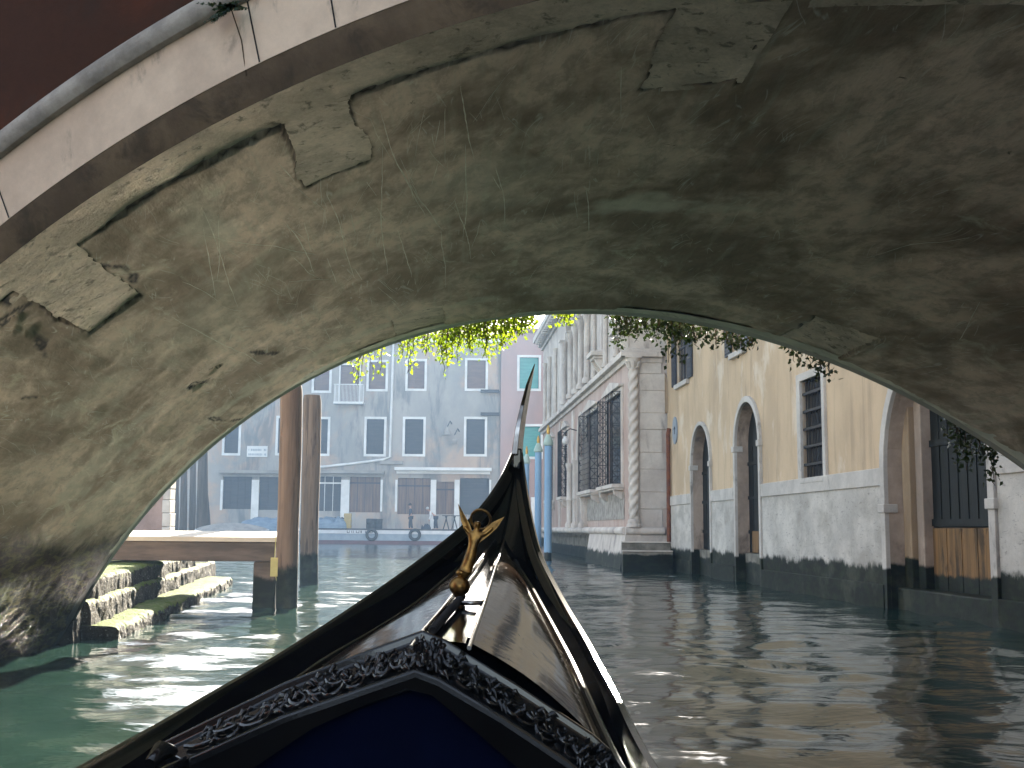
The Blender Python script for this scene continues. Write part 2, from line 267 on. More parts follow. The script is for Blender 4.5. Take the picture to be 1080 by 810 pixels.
# vault plaster: grey-ochre lime plaster with patches, streaks along the barrel, white scratches
def vaultmat():
    g = G('vault_plaster'); uv = g.n('ShaderNodeUVMap').outputs[0]
    big = g.noise(1.1, (1, .7, 1), 6, .62, .3, uv); med = g.noise(6, (1.3, .7, 1), 8, .72, .2, uv)
    col = g.mix(g.ramp(big, .40, .60), (.27, .20, .145), (.70, .545, .43))
    col = g.mix(g.ramp(med, .42, .62, 0, .5), col, (.19, .155, .11)); col = g.mix(g.ramp(g.noise(2.2, (1.2, .8, 1), 6, .7, 1., uv), .57, .72, 0, .7), col, (.66, .60, .46))
    st = g.noise(3.5, (5, .45, 1), 5, .6, .3, uv); col = g.mix(g.ramp(st, .5, .72, 0, .35), col, (.48, .45, .35))
    # scratches left by passing prows: thin and long, along the barrel, in a few fields
    fld = g.ramp(g.noise(.9, (1, .8, 1), 2, .5, 0, uv), .5, .62)
    for k, (sx, sy, ofs, rot) in enumerate(((42, 1.6, 3, .18), (36, 1.9, 11, -.22), (50, 2.4, 23, .42))):
        mp = g.n('ShaderNodeMapping'); mp.inputs['Location'].default_value = (ofs, ofs*.7, 0); mp.inputs['Rotation'].default_value = (0, 0, rot); mp.inputs['Scale'].default_value = (1, 1, 1)
        wob = g.n('ShaderNodeVectorMath', operation='ADD'); g.ln(uv, wob.inputs[0])
        nz = g.n('ShaderNodeTexNoise'); nz.inputs['Scale'].default_value = 2.2; nz.inputs['Detail'].default_value = 1; g.ln(uv, nz.inputs['Vector'])
        sc = g.n('ShaderNodeVectorMath', operation='SCALE'); g.ln(nz.outputs[1], sc.inputs[0]); sc.inputs['Scale'].default_value = .10; g.ln(sc.outputs[0], wob.inputs[1])
        g.ln(wob.outputs[0], mp.inputs[0])
        v = g.n('ShaderNodeTexNoise'); v.inputs['Scale'].default_value = 1; v.inputs['Detail'].default_value = 1.5; v.inputs['Roughness'].default_value = .35
        g.ln(g.scaled((sx*.35, sy*.5, 1), mp.outputs[0]), v.inputs['Vector'])
        line = g.ramp(g.math('ABSOLUTE', g.math('SUBTRACT', v.outputs[0], .56)), .002, .012, 1, 0)
        brk = g.ramp(g.noise(1.6+k*.5, (3, 1.2, 1), 3, .6, 0, uv), .54, .60)
        col = g.mix(g.math('MULTIPLY', g.math('MULTIPLY', line, brk), .35), col, (.80, .76, .66))
    col = g.mix(g.ramp(g.noise(30, (1, .7, 1), 4, .7, 0, uv), .68, .74, 0, .6), col, (.55, .53, .45))
    pits = g.ramp(g.noise(7, (1, 1, 1), 8, .75, .8, uv), .67, .71); col = g.mix(g.math('MULTIPLY', pits, .8), col, (.03, .028, .02))
    ap_ = g.n('ShaderNodeAttribute'); ap_.attribute_name = 'pale'; col = g.mix(g.math('MULTIPLY', ap_.outputs['Fac'], .75), col, (.66, .62, .50))
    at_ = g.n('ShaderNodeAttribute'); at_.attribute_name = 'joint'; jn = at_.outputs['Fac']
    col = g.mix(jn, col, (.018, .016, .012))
    # algae and damp near the water
    zz = g.math('ADD', g.z(), g.math('MULTIPLY', g.math('SUBTRACT', g.noise(1.4, (1, .7, 1), 7, .7, .8, uv), .5), .55))
    alg = g.mix(g.ramp(g.noise(9, (2, .6, 1), 6, .7, .5, uv), .45, .6), (.016, .015, .009), (.055, .052, .018))
    k = g.ramp(zz, .84, 1.08, 1, 0); col = g.mix(k, col, alg)
    crust = g.noise(26, (1.2, .6, 1), 6, .75, 1.2, uv); k2 = g.ramp(zz, .2, .5, 1, 0)
    col = g.mix(g.math('MULTIPLY', k2, g.ramp(crust, .62, .68, 0, .8)), col, (.20, .20, .17))
    h = g.math('ADD', g.math('MULTIPLY', g.noise(40, (1, .6, 1), 5, .7, 0, uv), .3), g.math('SUBTRACT', med, g.math('MULTIPLY', pits, .9)))
    h = g.math('ADD', h, g.math('MULTIPLY', g.math('MULTIPLY', crust, 1.6), k2))
    rg = g.math('SUBTRACT', .88, g.math('MULTIPLY', k, .12))
    return g.fin(col, rg, g.bump(h, .55, .02), .06)
mt['vault'] = vaultmat()
def stepmat():
    g = G('mossy_step'); sp = g.n('ShaderNodeSeparateXYZ'); ge = g.n('ShaderNodeNewGeometry'); g.ln(ge.outputs['Normal'], sp.inputs[0])
    st = g.mix(g.ramp(g.noise(5), .35, .65), (.045, .04, .03), (.020, .018, .014)); st = g.mix(g.ramp(g.noise(38, detail=6), .60, .66, 0, .7), st, (.26, .25, .21))
    mo = g.mix(g.ramp(g.noise(7), .4, .62), (.075, .12, .014), (.13, .15, .05)); mo = g.mix(g.ramp(g.noise(30, detail=5), .55, .62, 0, .6), mo, (.05, .06, .02))
    k = g.ramp(g.math('ADD', sp.outputs[2], g.math('MULTIPLY', g.math('SUBTRACT', g.noise(12), .5), 1.4)), .35, .6)
    h = g.math('ADD', g.noise(38, detail=6), g.noise(9)); return g.fin(g.mix(k, st, mo), .7, g.bump(h, .8, .03), .04)
mt['step'] = stepmat()
def watermat():
    g = G('canal_water'); b1 = g.noise(1.3, (1, 1.6, 1), 4, .5, .6); b2 = g.noise(5, (.8, 1.4, 1), 3, .5, .4); b3 = g.noise(.45, (1, 1.5, 1), 3)
    nrm = g.bump(b2, .20, .02, g.bump(b1, .45, .05)); g.b.inputs['IOR'].default_value = 1.4
    col = g.mix(g.ramp(b3, .35, .65), (.013, .033, .027), (.018, .041, .032))
    return g.fin(col, .10, nrm, .5)
mt['water'] = watermat()

# ------------------------------------------------------------------ setting: water, quays
def wave(x, y):
    z = np.zeros_like(x); r = np.random.default_rng(3)
    for i in range(34):
        lam = .28*(7.5)**r.random(); th = r.normal(0, .55)+math.pi/2+(math.pi if r.random() < .5 else 0)+r.choice([0, 0, .9, -.7]); k = 2*math.pi/lam
        ph = r.random()*6.28; a = .0105*lam**1.0*(.5+r.random()*.7)
        z += a*np.sin(k*(np.cos(th)*x+np.sin(th)*y)+ph+.5*np.sin(.7*k*x*.3+ph))
    return z*.36
xs = np.concatenate([[-70, -40, -22, -14], np.linspace(-9, 8, 240), [12, 20, 40, 70]])
ys = np.concatenate([[-60, -30, -12, -4], np.cumsum(np.concatenate([[0], .055*(1.0085**np.arange(365))]))+.5, [190, 260]])
ys = ys[np.r_[0:4, 4:len(ys)]]; ys = np.unique(np.clip(ys, -60, 260)); X, Y = np.meshgrid(xs, ys)
fade = np.clip(1.25-Y/75, 0.0, 1)*(np.abs(X) < 9.5)*(Y > 0)
Z = wave(X, Y)*fade
mb = MB(); nx = len(xs)
mb.v = [Vector(p) for p in np.stack([X.ravel(), Y.ravel(), Z.ravel()], 1)]
mb.f = [(j*nx+i, j*nx+i+1, (j+1)*nx+i+1, (j+1)*nx+i) for j in range(len(ys)-1) for i in range(nx-1)]
struct(mb.obj('water', mt['water'], smooth=180, fix=False))
mb = MB(); mb.box(WORLD, -60, 45, 78.6, 140, -1, .95); struct(mb.obj('quay_pavement', mt['quay'], bevel=.02))
mb = MB(); mb.box(WORLD, -40, -5.9, 10.9, 22.5, -1, .82); mb.box(WORLD, -40, -7.2, 22.51, 27, -1, .819); struct(mb.obj('bank_pavement', mt['quay'], bevel=.02))

# ------------------------------------------------------------------ the bridge (skew barrel vault)
BX, BR, BZ, BYF, BPS = .182, 5.236, -2.546, 8.6, -.433
e1 = Vector((1, BPS, 0)).normalized(); ax = Vector((.211, -5.412, 0)).normalized(); BL = 5.416
bc = Vector((BX, BYF, BZ))
def V(v, s, r=BR): a = v/BR; return bc+e1*(r*math.sin(a))+Vector((0, 0, r*math.cos(a)))+ax*s
def vs_of(x, y):
    d = Vector(ray(x, y)); A = np.array([[e1.x, ax.x], [e1.y, ax.y]]); Ai = np.linalg.inv(A)
    b0 = Ai@np.array([-bc.x, -bc.y]); b1 = Ai@np.array([d.x, d.y]); a = b1[0]**2+d.z**2; b = 2*(b0[0]*b1[0]+(EYE-BZ)*d.z); c_ = b0[0]**2+(EYE-BZ)**2-BR*BR
    t = (-b+math.sqrt(b*b-4*a*c_))/2/a; p = b0[0]+b1[0]*t; return BR*math.atan2(p, EYE+d.z*t-BZ), b0[1]+b1[1]*t
bridge = thing('arched_bridge', 'low arched canal bridge with grey plaster vault, marble edge and dark red side', 'bridge', (BX, BYF-2.7, 0))
VMAX = BR*(math.pi/2+.05)
vmaxL, vmaxR = -BR*math.acos(( -.6-BZ)/BR), BR*math.acos((-.6-BZ)/BR)
# stone areas let into the plaster: (v0, v1, s0, s1)
ST = [(-9, 9, 5.10, 9), (-1.37, -1.06, 4.36, 9), (-2.75, -2.41, 4.15, 9), (.14, .47, 4.44, 9), (-1.20, -.79, -9, .95), (1.85, 2.27, -9, .95), (-9, 9, -9, .15)]
def sd_stone(v, s):
    best = np.full_like(v, -9.)
    for v0, v1, s0, s1 in ST:
        d = np.minimum(np.minimum(v-v0, v1-v), np.minimum(s-s0, s1-s)); best = np.maximum(best, d)
    return best
NV, NS = 760, 330
vv = np.linspace(vmaxL, vmaxR, NV); ss = np.linspace(0, BL, NS); VV, SS = np.meshgrid(vv, ss)
def fbm(x, y, sc, seed, oct_=4):
    out = np.zeros(x.shape); r = np.random.default_rng(seed); amp = 1.
    for o in range(oct_):
        n = 64; T = r.normal(size=(n, n)); fx, fy = x*sc, y*sc; ix, iy = np.floor(fx).astype(int), np.floor(fy).astype(int); tx, ty = fx-ix, fy-iy
        tx, ty = tx*tx*(3-2*tx), ty*ty*(3-2*ty); g = lambda i, j: T[i % n, j % n]
        out += amp*((g(ix, iy)*(1-tx)+g(ix+1, iy)*tx)*(1-ty)+(g(ix, iy+1)*(1-tx)+g(ix+1, iy+1)*tx)*ty); amp *= .5; sc *= 2.03
    return out
sdv = sd_stone(VV, SS)+.014*fbm(VV, SS, 3.5, 1)+.004*fbm(VV, SS, 30, 2)
drop = np.clip(sdv/.022+.5, 0, 1); drop = drop*drop*(3-2*drop)
hh = .012*fbm(VV, SS, .8, 3)+.0035*fbm(VV*1.5, SS*.7, 6, 4)-.0
# spalled pits near the left foot, crack by the stone at the left
for cv, cs, rr in ((-2.55, 2.15, .04), (-2.75, 2.0, .035), (-2.88, 4.72, .05)):
    dd = np.hypot((VV-cv)*1.0, (SS-cs)*.55)+.035*fbm(VV, SS, 14, 9); hh -= .022*np.clip(1-dd/rr, 0, 1)**.5
wet = np.clip((.9-(BZ+BR*np.cos(VV/BR)))/.6, 0, 1); hh += wet*.012*fbm(VV*1.2, SS*.8, 9, 6)
hh += -.034*drop
mb = MB(); rad = BR-hh
AA = VV/BR; PX = bc.x+e1.x*rad*np.sin(AA)+ax.x*SS; PY = bc.y+e1.y*rad*np.sin(AA)+ax.y*SS; PZ = bc.z+rad*np.cos(AA)
mb.v = [Vector(p) for p in np.stack([PX.ravel(), PY.ravel(), PZ.ravel()], 1)]
mb.f = [(j*NV+i, j*NV+i+1, (j+1)*NV+i+1, (j+1)*NV+i) for j in range(NS-1) for i in range(NV-1)]
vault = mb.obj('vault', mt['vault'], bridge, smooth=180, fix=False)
def add_uv(o, U, Vc):
    me = o.data; uvl = me.uv_layers.new(name='UVMap'); idx = np.empty(len(me.loops), int); me.loops.foreach_get('vertex_index', idx)
    uvl.data.foreach_set('uv', np.stack([U.ravel()[idx], Vc.ravel()[idx]], 1).ravel())
add_uv(vault, VV, SS)
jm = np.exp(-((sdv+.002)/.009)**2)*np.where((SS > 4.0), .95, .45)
# hairline and open cracks in the plaster
def crack(pts, w, jit, seed):
    global jm
    for (a, b), (c_, d_) in zip(pts[:-1], pts[1:]):
        L2 = (c_-a)**2+(d_-b)**2; t = np.clip(((VV-a)*(c_-a)+(SS-b)*(d_-b))/L2, 0, 1); dd = np.hypot(VV-a-t*(c_-a), SS-b-t*(d_-b))+jit*fbm(VV, SS, 9, seed)
        jm = np.maximum(jm, np.clip(1.3-np.abs(dd)/w, 0, 1))
crack([(-2.80, 5.2), (-2.83, 4.8), (-2.95, 4.45), (-3.02, 4.2)], .022, .02, 31)
crack([(-2.78, 4.9), (-2.92, 4.95), (-3.05, 4.7)], .02, .02, 32)
crack([(-2.42, 4.85), (-2.33, 4.6), (-2.36, 4.35)], .018, .015, 33)
crack([(-2.26, 1.95), (-2.13, 1.5)], .016, .008, 34); crack([(-2.95, 1.0), (-2.90, .5), (-2.8, .1)], .013, .01, 35)
crack([(-3.29, 4.1), (-3.22, 3.8)], .016, .01, 36); crack([(-2.62, 2.35), (-2.50, 2.1)], .02, .03, 37); crack([(-2.72, 2.1), (-2.66, 1.9)], .018, .03, 38)
crack([(.47, 5.0), (.50, 4.4)], .01, .006, 39)
pm = np.zeros_like(VV)
for cv, cs, rv, rs, am in ((.42, 2.88, .36, .13, 1), (-1.88, 4.55, .10, .35, .6), (-1.2, 4.1, .14, .08, .5), (-.5, 3.6, .25, .5, .3), (-2.2, 3.2, .5, .5, .3), (2.1, .55, .3, .4, .35), (-3.6, 2.2, .5, .3, .5), (-3.9, 1.2, .4, .5, .4), (-3.0, 3.3, .4, .3, .35), (-1.6, .8, 1.2, .10, .5), (-3.4, .9, .9, .12, .6)):
    pm = np.maximum(pm, am*np.clip(1.4-np.hypot((VV-cv)/rv, (SS-cs)/rs)+.5*fbm(VV*1.2, SS*1.2, 4, int(cv*10)+60), 0, 1))
pa_ = vault.data.attributes.new('pale', 'FLOAT', 'POINT'); pa_.data.foreach_set('value', pm.ravel().astype(np.float32))
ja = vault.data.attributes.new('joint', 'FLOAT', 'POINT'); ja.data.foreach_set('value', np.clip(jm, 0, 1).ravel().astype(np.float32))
def surf(v, s, off=0):
    i = min(max((v-vmaxL)/(vmaxR-vmaxL)*(NV-1), 0), NV-1.001); j = min(max(s/BL*(NS-1), 0), NS-1.001); i0, j0 = int(i), int(j); a, b = i-i0, j-j0
    h = (hh[j0, i0]*(1-a)+hh[j0, i0+1]*a)*(1-b)+(hh[j0+1, i0]*(1-a)+hh[j0+1, i0+1]*a)*b; return V(v, s, BR-h-off)
qa = MB(); r_ = random.Random(21)
def scratch(v, s, L, drift, w):
    n = max(4, int(L/.05)); pts = []; dv = drift
    for k in range(n+1):
        pts.append((v, s)); s -= L/n; dv += r_.gauss(0, .012); v += dv*L/n+r_.gauss(0, .0012)
        if s < .25: break
    if len(pts) < 3: return
    rows = []
    for k, (a, b) in enumerate(pts): ww = w*math.sin(math.pi*(k+.5)/len(pts))**.5*r_.uniform(.4, 1); rows.append([surf(a-ww, b, .0012), surf(a, b, .0022), surf(a+ww, b, .0012)])
    qa.loft(rows)
for v, s, L, d in ((-.96, 4.9, 1.7, .02), (-.98, 4.5, 2.2, -.1), (-.62, 4.85, .9, .05), (-.60, 4.2, 1.6, -.03), (-.66, 3.4, 1.3, .08), (-1.3, 4.2, 1.7, .0), (-1.55, 4.0, 1.0, .02), (-1.85, 4.7, 1.6, -.12), (-1.80, 4.6, .9, -.3), (-1.9, 4.55, 1.1, -.2), (-1.0, 3.2, 1.2, .05), (-.75, 2.9, 1.4, .0), (-.45, 3.8, 1.0, .1), (-2.4, 3.6, 2.2, .02), (-1.95, 4.5, 1.2, .35), (-.9, 3.9, 1.0, .2), (.05, 3.2, .8, .15), (1.9, 3.0, .6, -.4), (2.3, 2.2, .7, .3)): scratch(v, s, L, d, .0035)
for k in range(75): scratch(r_.gauss(-1.1, .65), r_.uniform(1.2, 4.9), r_.uniform(.12, .7), r_.gauss(0, .18), r_.uniform(.001, .0025))
for k in range(25): scratch(r_.uniform(-4, 3.8), r_.uniform(.8, 4.9), r_.uniform(.1, .5), r_.gauss(0, .3), r_.uniform(.001, .002))
tmp = qa.obj('scratches', mt['chalk'], bridge, fix=False)
bm = bmesh.new(); bm.from_mesh(vault.data); bm.faces.ensure_lookup_table(); nf = len(bm.faces); bm.from_mesh(tmp.data); bm.faces.ensure_lookup_table()
for f in bm.faces[nf:]: f.material_index = 1
bm.to_mesh(vault.data); bm.free(); vault.data.materials.append(mt['chalk']); bpy.data.objects.remove(tmp)
def stone_patch(name, v0, v1, s0, s1, lift, amp, seed, mat, parent=bridge, cell=.012):
    nv, ns = max(4, int((v1-v0)/cell)), max(4, int((s1-s0)/cell)); a, b = np.meshgrid(np.linspace(v0, v1, nv), np.linspace(s0, s1, ns))
    h = lift+amp*fbm(a*1.0, b*.8, 7, seed)+amp*.5*fbm(a, b, 28, seed+1); q = MB(); r = BR-h
    x = bc.x+e1.x*r*np.sin(a/BR)+ax.x*b; y = bc.y+e1.y*r*np.sin(a/BR)+ax.y*b; z = bc.z+r*np.cos(a/BR)
    q.v = [Vector(p) for p in np.stack([x.ravel(), y.ravel(), z.ravel()], 1)]; q.f = [(j*nv+i, j*nv+i+1, (j+1)*nv+i+1, (j+1)*nv+i) for j in range(ns-1) for i in range(nv-1)]
    return q.obj(name, mat, parent, smooth=180, fix=False)
stone_patch('rough_edge_stone', vmaxL, vmaxR, 5.0, BL, -.013, .0022, 11, mt['rough_stone'], cell=.018)
for k, (v0, v1, s0, s1) in enumerate(((-1.42, -1.01, 4.3, 5.08), (-2.8, -2.36, 4.1, 5.08), (.09, .52, 4.38, 5.08), (-1.25, -.74, .0, 1.0), (1.8, 2.32, .0, 1.0))):
    stone_patch('tie_stone', v0, v1, s0, s1, -.012-.002*(k % 2), .002, 20+k*3, mt['rough_stone'])
stone_patch('far_edge_stone', vmaxL, vmaxR, -.03, .19, -.006, .0012, 41, mt['edge_stone'], cell=.018)
# fine dark joint cracks modelled as slots are in the height field; outer rings
def ring(name, r0, r1, s_in, s_out, mat, prof=None, n=140):
    q = MB(); rows = []
    for i in range(n+1):
        v = vmaxL+(vmaxR-vmaxL)*i/n
        pr = prof or [(r0, s_in), (r1, s_in), (r1, s_out), (r0, s_out)]
        rows.append([V(v, s, r) for r, s in pr])
    q.loft(rows, closed=True, cap=True); return q.obj(name, mat, bridge, smooth=35)
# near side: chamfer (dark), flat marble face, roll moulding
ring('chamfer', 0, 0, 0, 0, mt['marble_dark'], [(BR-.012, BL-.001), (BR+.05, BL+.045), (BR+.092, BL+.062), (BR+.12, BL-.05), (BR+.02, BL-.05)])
face = ring('marble_face', 0, 0, 0, 0, mt['marble_ring'], [(BR+.09, BL-.02), (BR+.09, BL+.064), (BR+.345, BL+.064), (BR+.345, BL-.02)])
ring('roll_moulding', 0, 0, 0, 0, mt['rollgrey'], [(BR+.374+.048*math.cos(a), BL+.07+.048*math.sin(a)) for a in np.linspace(0, 2*math.pi, 13)[:-1]])
# thin joints between the marble pieces (dark mortar, proud by 2 mm) 
for v in (-2.52, -1.36, -1.06, 1.0, 2.2, 3.3, -3.7):
    q = MB(); q.loft([[V(v+w, BL+.0665, BR+r) for r in (.092, .343)] for w in (-.003, .003)]); q.obj('mortar_joint', mt['iron'], bridge, fix=False)
ring('far_ring', 0, 0, 0, 0, mt['istria'], [(BR-.012, -.001), (BR+.05, -.05), (BR+.28, -.05), (BR+.28, .03), (BR+.02, .06)])
def spandrel(name, s, sgn, mat, depth=.25):
    # wall plane from the ring up to the parapet
    n = 120; rows = []
    for i in range(n+1):
        v = vmaxL+(vmaxR-vmaxL)*i/n; p = V(v, s, BR+.2); h = p.dot(e1)-bc.dot(e1); top = 4.55-.030*h*h
        rows.append([p, Vector((p.x, p.y, max(top, 3.0)))])
    q = MB(); q.loft(rows); 
    q2 = [[v+ax*sgn*-depth for v in r] for r in rows]; q.loft(q2); return q.obj(name, mat, bridge)
def topz(h): return max(4.15-.030*h*h, 2.9)
q = MB(); rows = []
for i in range(61):                      # masonry fill between vault and deck: closed body
    v = vmaxL+(vmaxR-vmaxL)*i/60; 
    a, b = V(v, .03, BR+.075), V(v, BL-.03, BR+.075); h = (a-bc).dot(e1); zt = topz(h)-.85
    zt = max(zt, a.z+.05); rows.append([a, b, Vector((b.x, b.y, zt)), Vector((a.x, a.y, zt))])
q.loft(rows, closed=True, cap=True); q.obj('deck', mt['quay'], bridge)
for nm, s0_, s1_, mat in (('near_side_wall', BL-.03, BL+.035, mt['red']), ('far_side_wall', -.035, .03, mt['red'])):
    q = MB(); rows = []
    for i in range(61):
        v = vmaxL+(vmaxR-vmaxL)*i/60; a, b = V(v, s0_, BR+.22), V(v, s1_, BR+.22); h = (a-bc).dot(e1); zt = max(topz(h), a.z+.1)
        rows.append([a, b, Vector((b.x, b.y, zt)), Vector((a.x, a.y, zt))])
    q.loft(rows, closed=True, cap=True); q.obj(nm, mat, bridge)
    q = MB(); rows = []
    sm = (s0_+s1_)/2
    for i in range(61):
        v = vmaxL+(vmaxR-vmaxL)*i/60; a, b = V(v, sm-.16, BR+.22), V(v, sm+.16, BR+.22); h = (a-bc).dot(e1); zt = max(topz(h), a.z+.1)
        rows.append([Vector((a.x, a.y, zt)), Vector((b.x, b.y, zt)), Vector((b.x, b.y, zt+.12)), Vector((a.x, a.y, zt+.12))])
    q.loft(rows, closed=True, cap=True); q.obj('coping', mt['istria'], bridge)
for sgn, vm in ((-1, vmaxL), (1, vmaxR)):   # abutments
    q = MB(); a, b = V(vm, .0, BR+.02), V(vm, BL, BR+.02); o1 = e1*sgn*(6 if sgn < 0 else 1.0)
    zt = 2.6; pts = [a, b, b+o1, a+o1]
    q.add([Vector((p.x, p.y, -1)) for p in pts]+[Vector((p.x, p.y, zt)) for p in pts], [(0, 1, 2, 3), (4, 7, 6, 5), (0, 4, 5, 1), (1, 5, 6, 2), (2, 6, 7, 3), (3, 7, 4, 0)])
    q.obj('abutment', mt['rough_stone'], bridge)

# ------------------------------------------------------------------ yellow house on the right
SL = -.0683
YF = Fr((5.03, 19.05), (SL, 1), (-1, SL)); U0, U1 = -44., 11.75
yh = thing('yellow_house', 'ochre yellow stucco canal house with arched water doors and white stone band', 'house', YF.p(-4, -4, 0))
def doorhole(xa, xb, ytop, zs=None):
    ua, ub = YF.u(xa), YF.u(xb); u0, u1 = min(ua, ub), max(ua, ub); zt = YF.uz((xa+xb)/2, ytop)[1]; r = (u1-u0)/2
    return u0, u1, zt-r, zt
D1 = doorhole(778.5, 803.5, 423); D2 = doorhole(731.5, 751, 448)
uL, uR = YF.u(938), YF.u(1048); P3 = (uR, uL, 1.95, 3.45)   # portal (u0<u1)
WB = (YF.u(872.4), YF.u(849.3), YF.uz(860, 505)[1], YF.uz(860, 397)[1])
def uppw(xa, xb, ybot, h): u0, u1 = sorted((YF.u(xa), YF.u(xb))); z0 = YF.uz((xa+xb)/2, ybot)[1]; return (u0, u1, z0, z0+h)
WA = uppw(716, 728, 402, 1.7); WC = uppw(776, 790, 368, 1.7); WD = uppw(697, 701.5, 353, 1.7)
NI = doorhole(696.5, 706, 392)
H_ = 10.2
holes = [arch(D1[0], D1[1], -.9, D1[2]), arch(D2[0], D2[1], -.9, D2[2]), arch(P3[0], P3[1], -.9, P3[2]), rect(*WB), rect(*WA), rect(*WC)]
q = MB(); wall_holes(q, YF, rect(U0, U1, -1, H_), holes, .5); q.obj('wall', mt['plaster_y'], yh, fix=False)
q = MB(); q.box(YF, U0, U1, -.52, -9, -1, H_); q.obj('house_body', mt['plaster_y'], yh)
q = MB(); q.prism(Fr(YF.p(U0, 0, 0)[:2], (-1, SL), (-SL, 1)), [(.5, H_+.01), (-9.4, H_+.01), (-4.5, H_+1.5)], 0, U1-U0); q.obj('roof', mt['roof'], yh)
q = MB(); q.box(YF, U0, U1, 0.0, .35, H_-.15, H_-.001); q.obj('eaves', mt['istria'], yh)
# reveal linings (bare render) of doors and portal, just inside the openings
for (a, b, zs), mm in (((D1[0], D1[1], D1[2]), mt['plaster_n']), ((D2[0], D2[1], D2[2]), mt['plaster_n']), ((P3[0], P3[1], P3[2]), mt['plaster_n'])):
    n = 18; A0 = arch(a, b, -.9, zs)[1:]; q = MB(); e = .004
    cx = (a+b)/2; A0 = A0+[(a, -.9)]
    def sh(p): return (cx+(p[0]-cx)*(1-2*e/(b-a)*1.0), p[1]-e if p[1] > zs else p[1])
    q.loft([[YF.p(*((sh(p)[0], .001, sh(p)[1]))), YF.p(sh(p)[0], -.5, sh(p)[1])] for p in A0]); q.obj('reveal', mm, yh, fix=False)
# dado, string course, plinth: segments between the openings
segs = [(U0, P3[0]-.17), (P3[1]+.10, D1[0]-.13), (D1[1]+.13, D2[0]-.10), (D2[1]+.10, U1)]
for a, b in segs:
    q = MB(); q.box(YF, a, b, .001, .028, -1, 1.70); q.obj('dado', mt['dado'], yh)
    q = MB(); q.box(YF, a, b, -.02, .055, 1.702, 1.95); q.obj('string_course', mt['istria'], yh, bevel=.008)
    q = MB(); q.box(YF, a, b, .0, .075, -1, .33); q.obj('plinth', mt['dado'], yh, bevel=.01)
def dooring(o, w, zc=1.95, parent=yh):
    q = MB(); ring_poly(q, YF, o[0], o[1], -.9, o[2], w, -.05, .06); return q.obj('door_surround', mt['istria'], parent, smooth=30, bevel=.006)
dooring(D1, .12); dooring(D2, .09); dooring(P3, .15)
for o, w in ((D1, .13), (D2, .10), (P3, .17)):     # impost blocks at the springing
    for a, b in ((o[0]-w-.02, o[0]+.03), (o[1]-.03, o[1]+w+.02)): q = MB(); q.box(YF, a, b, -.12, .085, o[2]-.10 if o is not P3 else 1.32, o[2]+.02 if o is not P3 else 1.44); q.obj('impost', mt['istria'], yh, bevel=.01)
for o in (D1, D2):
    q = MB(); q.box(YF, o[0]+.005, o[1]-.005, -.47, -.24, .62, o[3]+.2); dd = q.obj('door', mt['door_dark'], yh)
    q = MB(); n = 5; w = (o[1]-o[0])/n
    for k in range(1, n): q.box(YF, o[0]+k*w-.006, o[0]+k*w+.006, -.24, -.23, .62, o[2])
    for z in (1.0, 1.7, 2.4): q.box(YF, o[0]+.01, o[1]-.01, -.24, -.215, z, z+.07)
    q.obj('door_rail', mt['door_dark'], dd)
    q = MB(); q.box(YF, o[0]+.005, o[1]-.005, -.47, -.14, -.9, .60); q.obj('threshold', mt['landing'], yh, bevel=.01)
q = MB(); q.box(YF, D1[0]+.005, D1[1]-.3, -.238, -.21, .62, 1.05); q.obj('kick_board', mt['door_wood'], yh)
# portal depth: ochre pillar, grey jamb, gate with raw plank foot
for (ua, ub, da, db, mm, nm) in ((P3[1]-.26, P3[1]-.004, -.49, -.20, 'plaster_d', 'pillar'), (P3[1]-.48, P3[1]-.265, -.49, -.28, 'plaster_n', 'gate_jamb'), (P3[0]+.01, P3[0]+.16, -.49, -.2, 'istria', 'gate_jamb')):
    q = MB(); q.box(YF, ua, ub, da, db, -.9, 3.4); q.obj(nm, mt[mm], yh, bevel=.015)
q = MB(); q.box(YF, P3[0]+.16, P3[1]-.48, -.49, -.42, 1.12, 3.4); gt = q.obj('gate', mt['door_dark'], yh)
q = MB(); n = 9; w = (P3[1]-P3[0]-.64)/n
for k in range(1, n): q.box(YF, P3[0]+.16+k*w-.008, P3[0]+.16+k*w+.008, -.42, -.408, 1.2, 3.3)
for z in (1.14, 2.2, 3.0): q.box(YF, P3[0]+.17, P3[1]-.49, -.42, -.39, z, z+.09)
q.obj('gate_rail', mt['door_dark'], gt)
q = MB(); n = 11; w = (P3[1]-P3[0]-.64)/n
for k in range(n): q.box(YF, P3[0]+.16+k*w+.003, P3[0]+.16+(k+1)*w-.003, -.49, -.40+.006*(k % 2), .1, 1.11)
q.obj('plank_foot', mt['door_wood'], yh, bevel=.004)
q = MB(); q.box(YF, P3[0]+.005, P3[1]-.005, -.49, -.08, -.9, .30); q.obj('threshold', mt['landing'], yh, bevel=.02)
# barred window
q = MB(); u0, u1, z0, z1 = WB
q.box(YF, u0, u1, -.42, -.09, z0, z1); wb = q.obj('barred_window', mt['glass'], yh)
q = MB(); w = .13
q.box(YF, u0-w, u0-.0, -.16, .05, z0-.0, z1+w); q.box(YF, u1, u1+w+.05, -.16, .05, z0, z1+w); q.box(YF, u0, u1, -.16, .05, z1, z1+w); q.box(YF, u0-.03, u1+.03, -.16, .062, z0-.06, z0-.001)
q.obj('frame', mt['istria'], wb, bevel=.008)
q = MB()
for k in range(1, 7): uu = u0+(u1-u0)*k/7; q.tube([YF.p(uu, -.02, z0), YF.p(uu, -.02, z1)], .012, 6)
for k in range(1, 6): zz = z0+(z1-z0)*(k-.15)/5.6; q.box(YF, u0, u1, -.038, -.002, zz-.022, zz+.022)
q.obj('iron_grille', mt['iron'], wb)
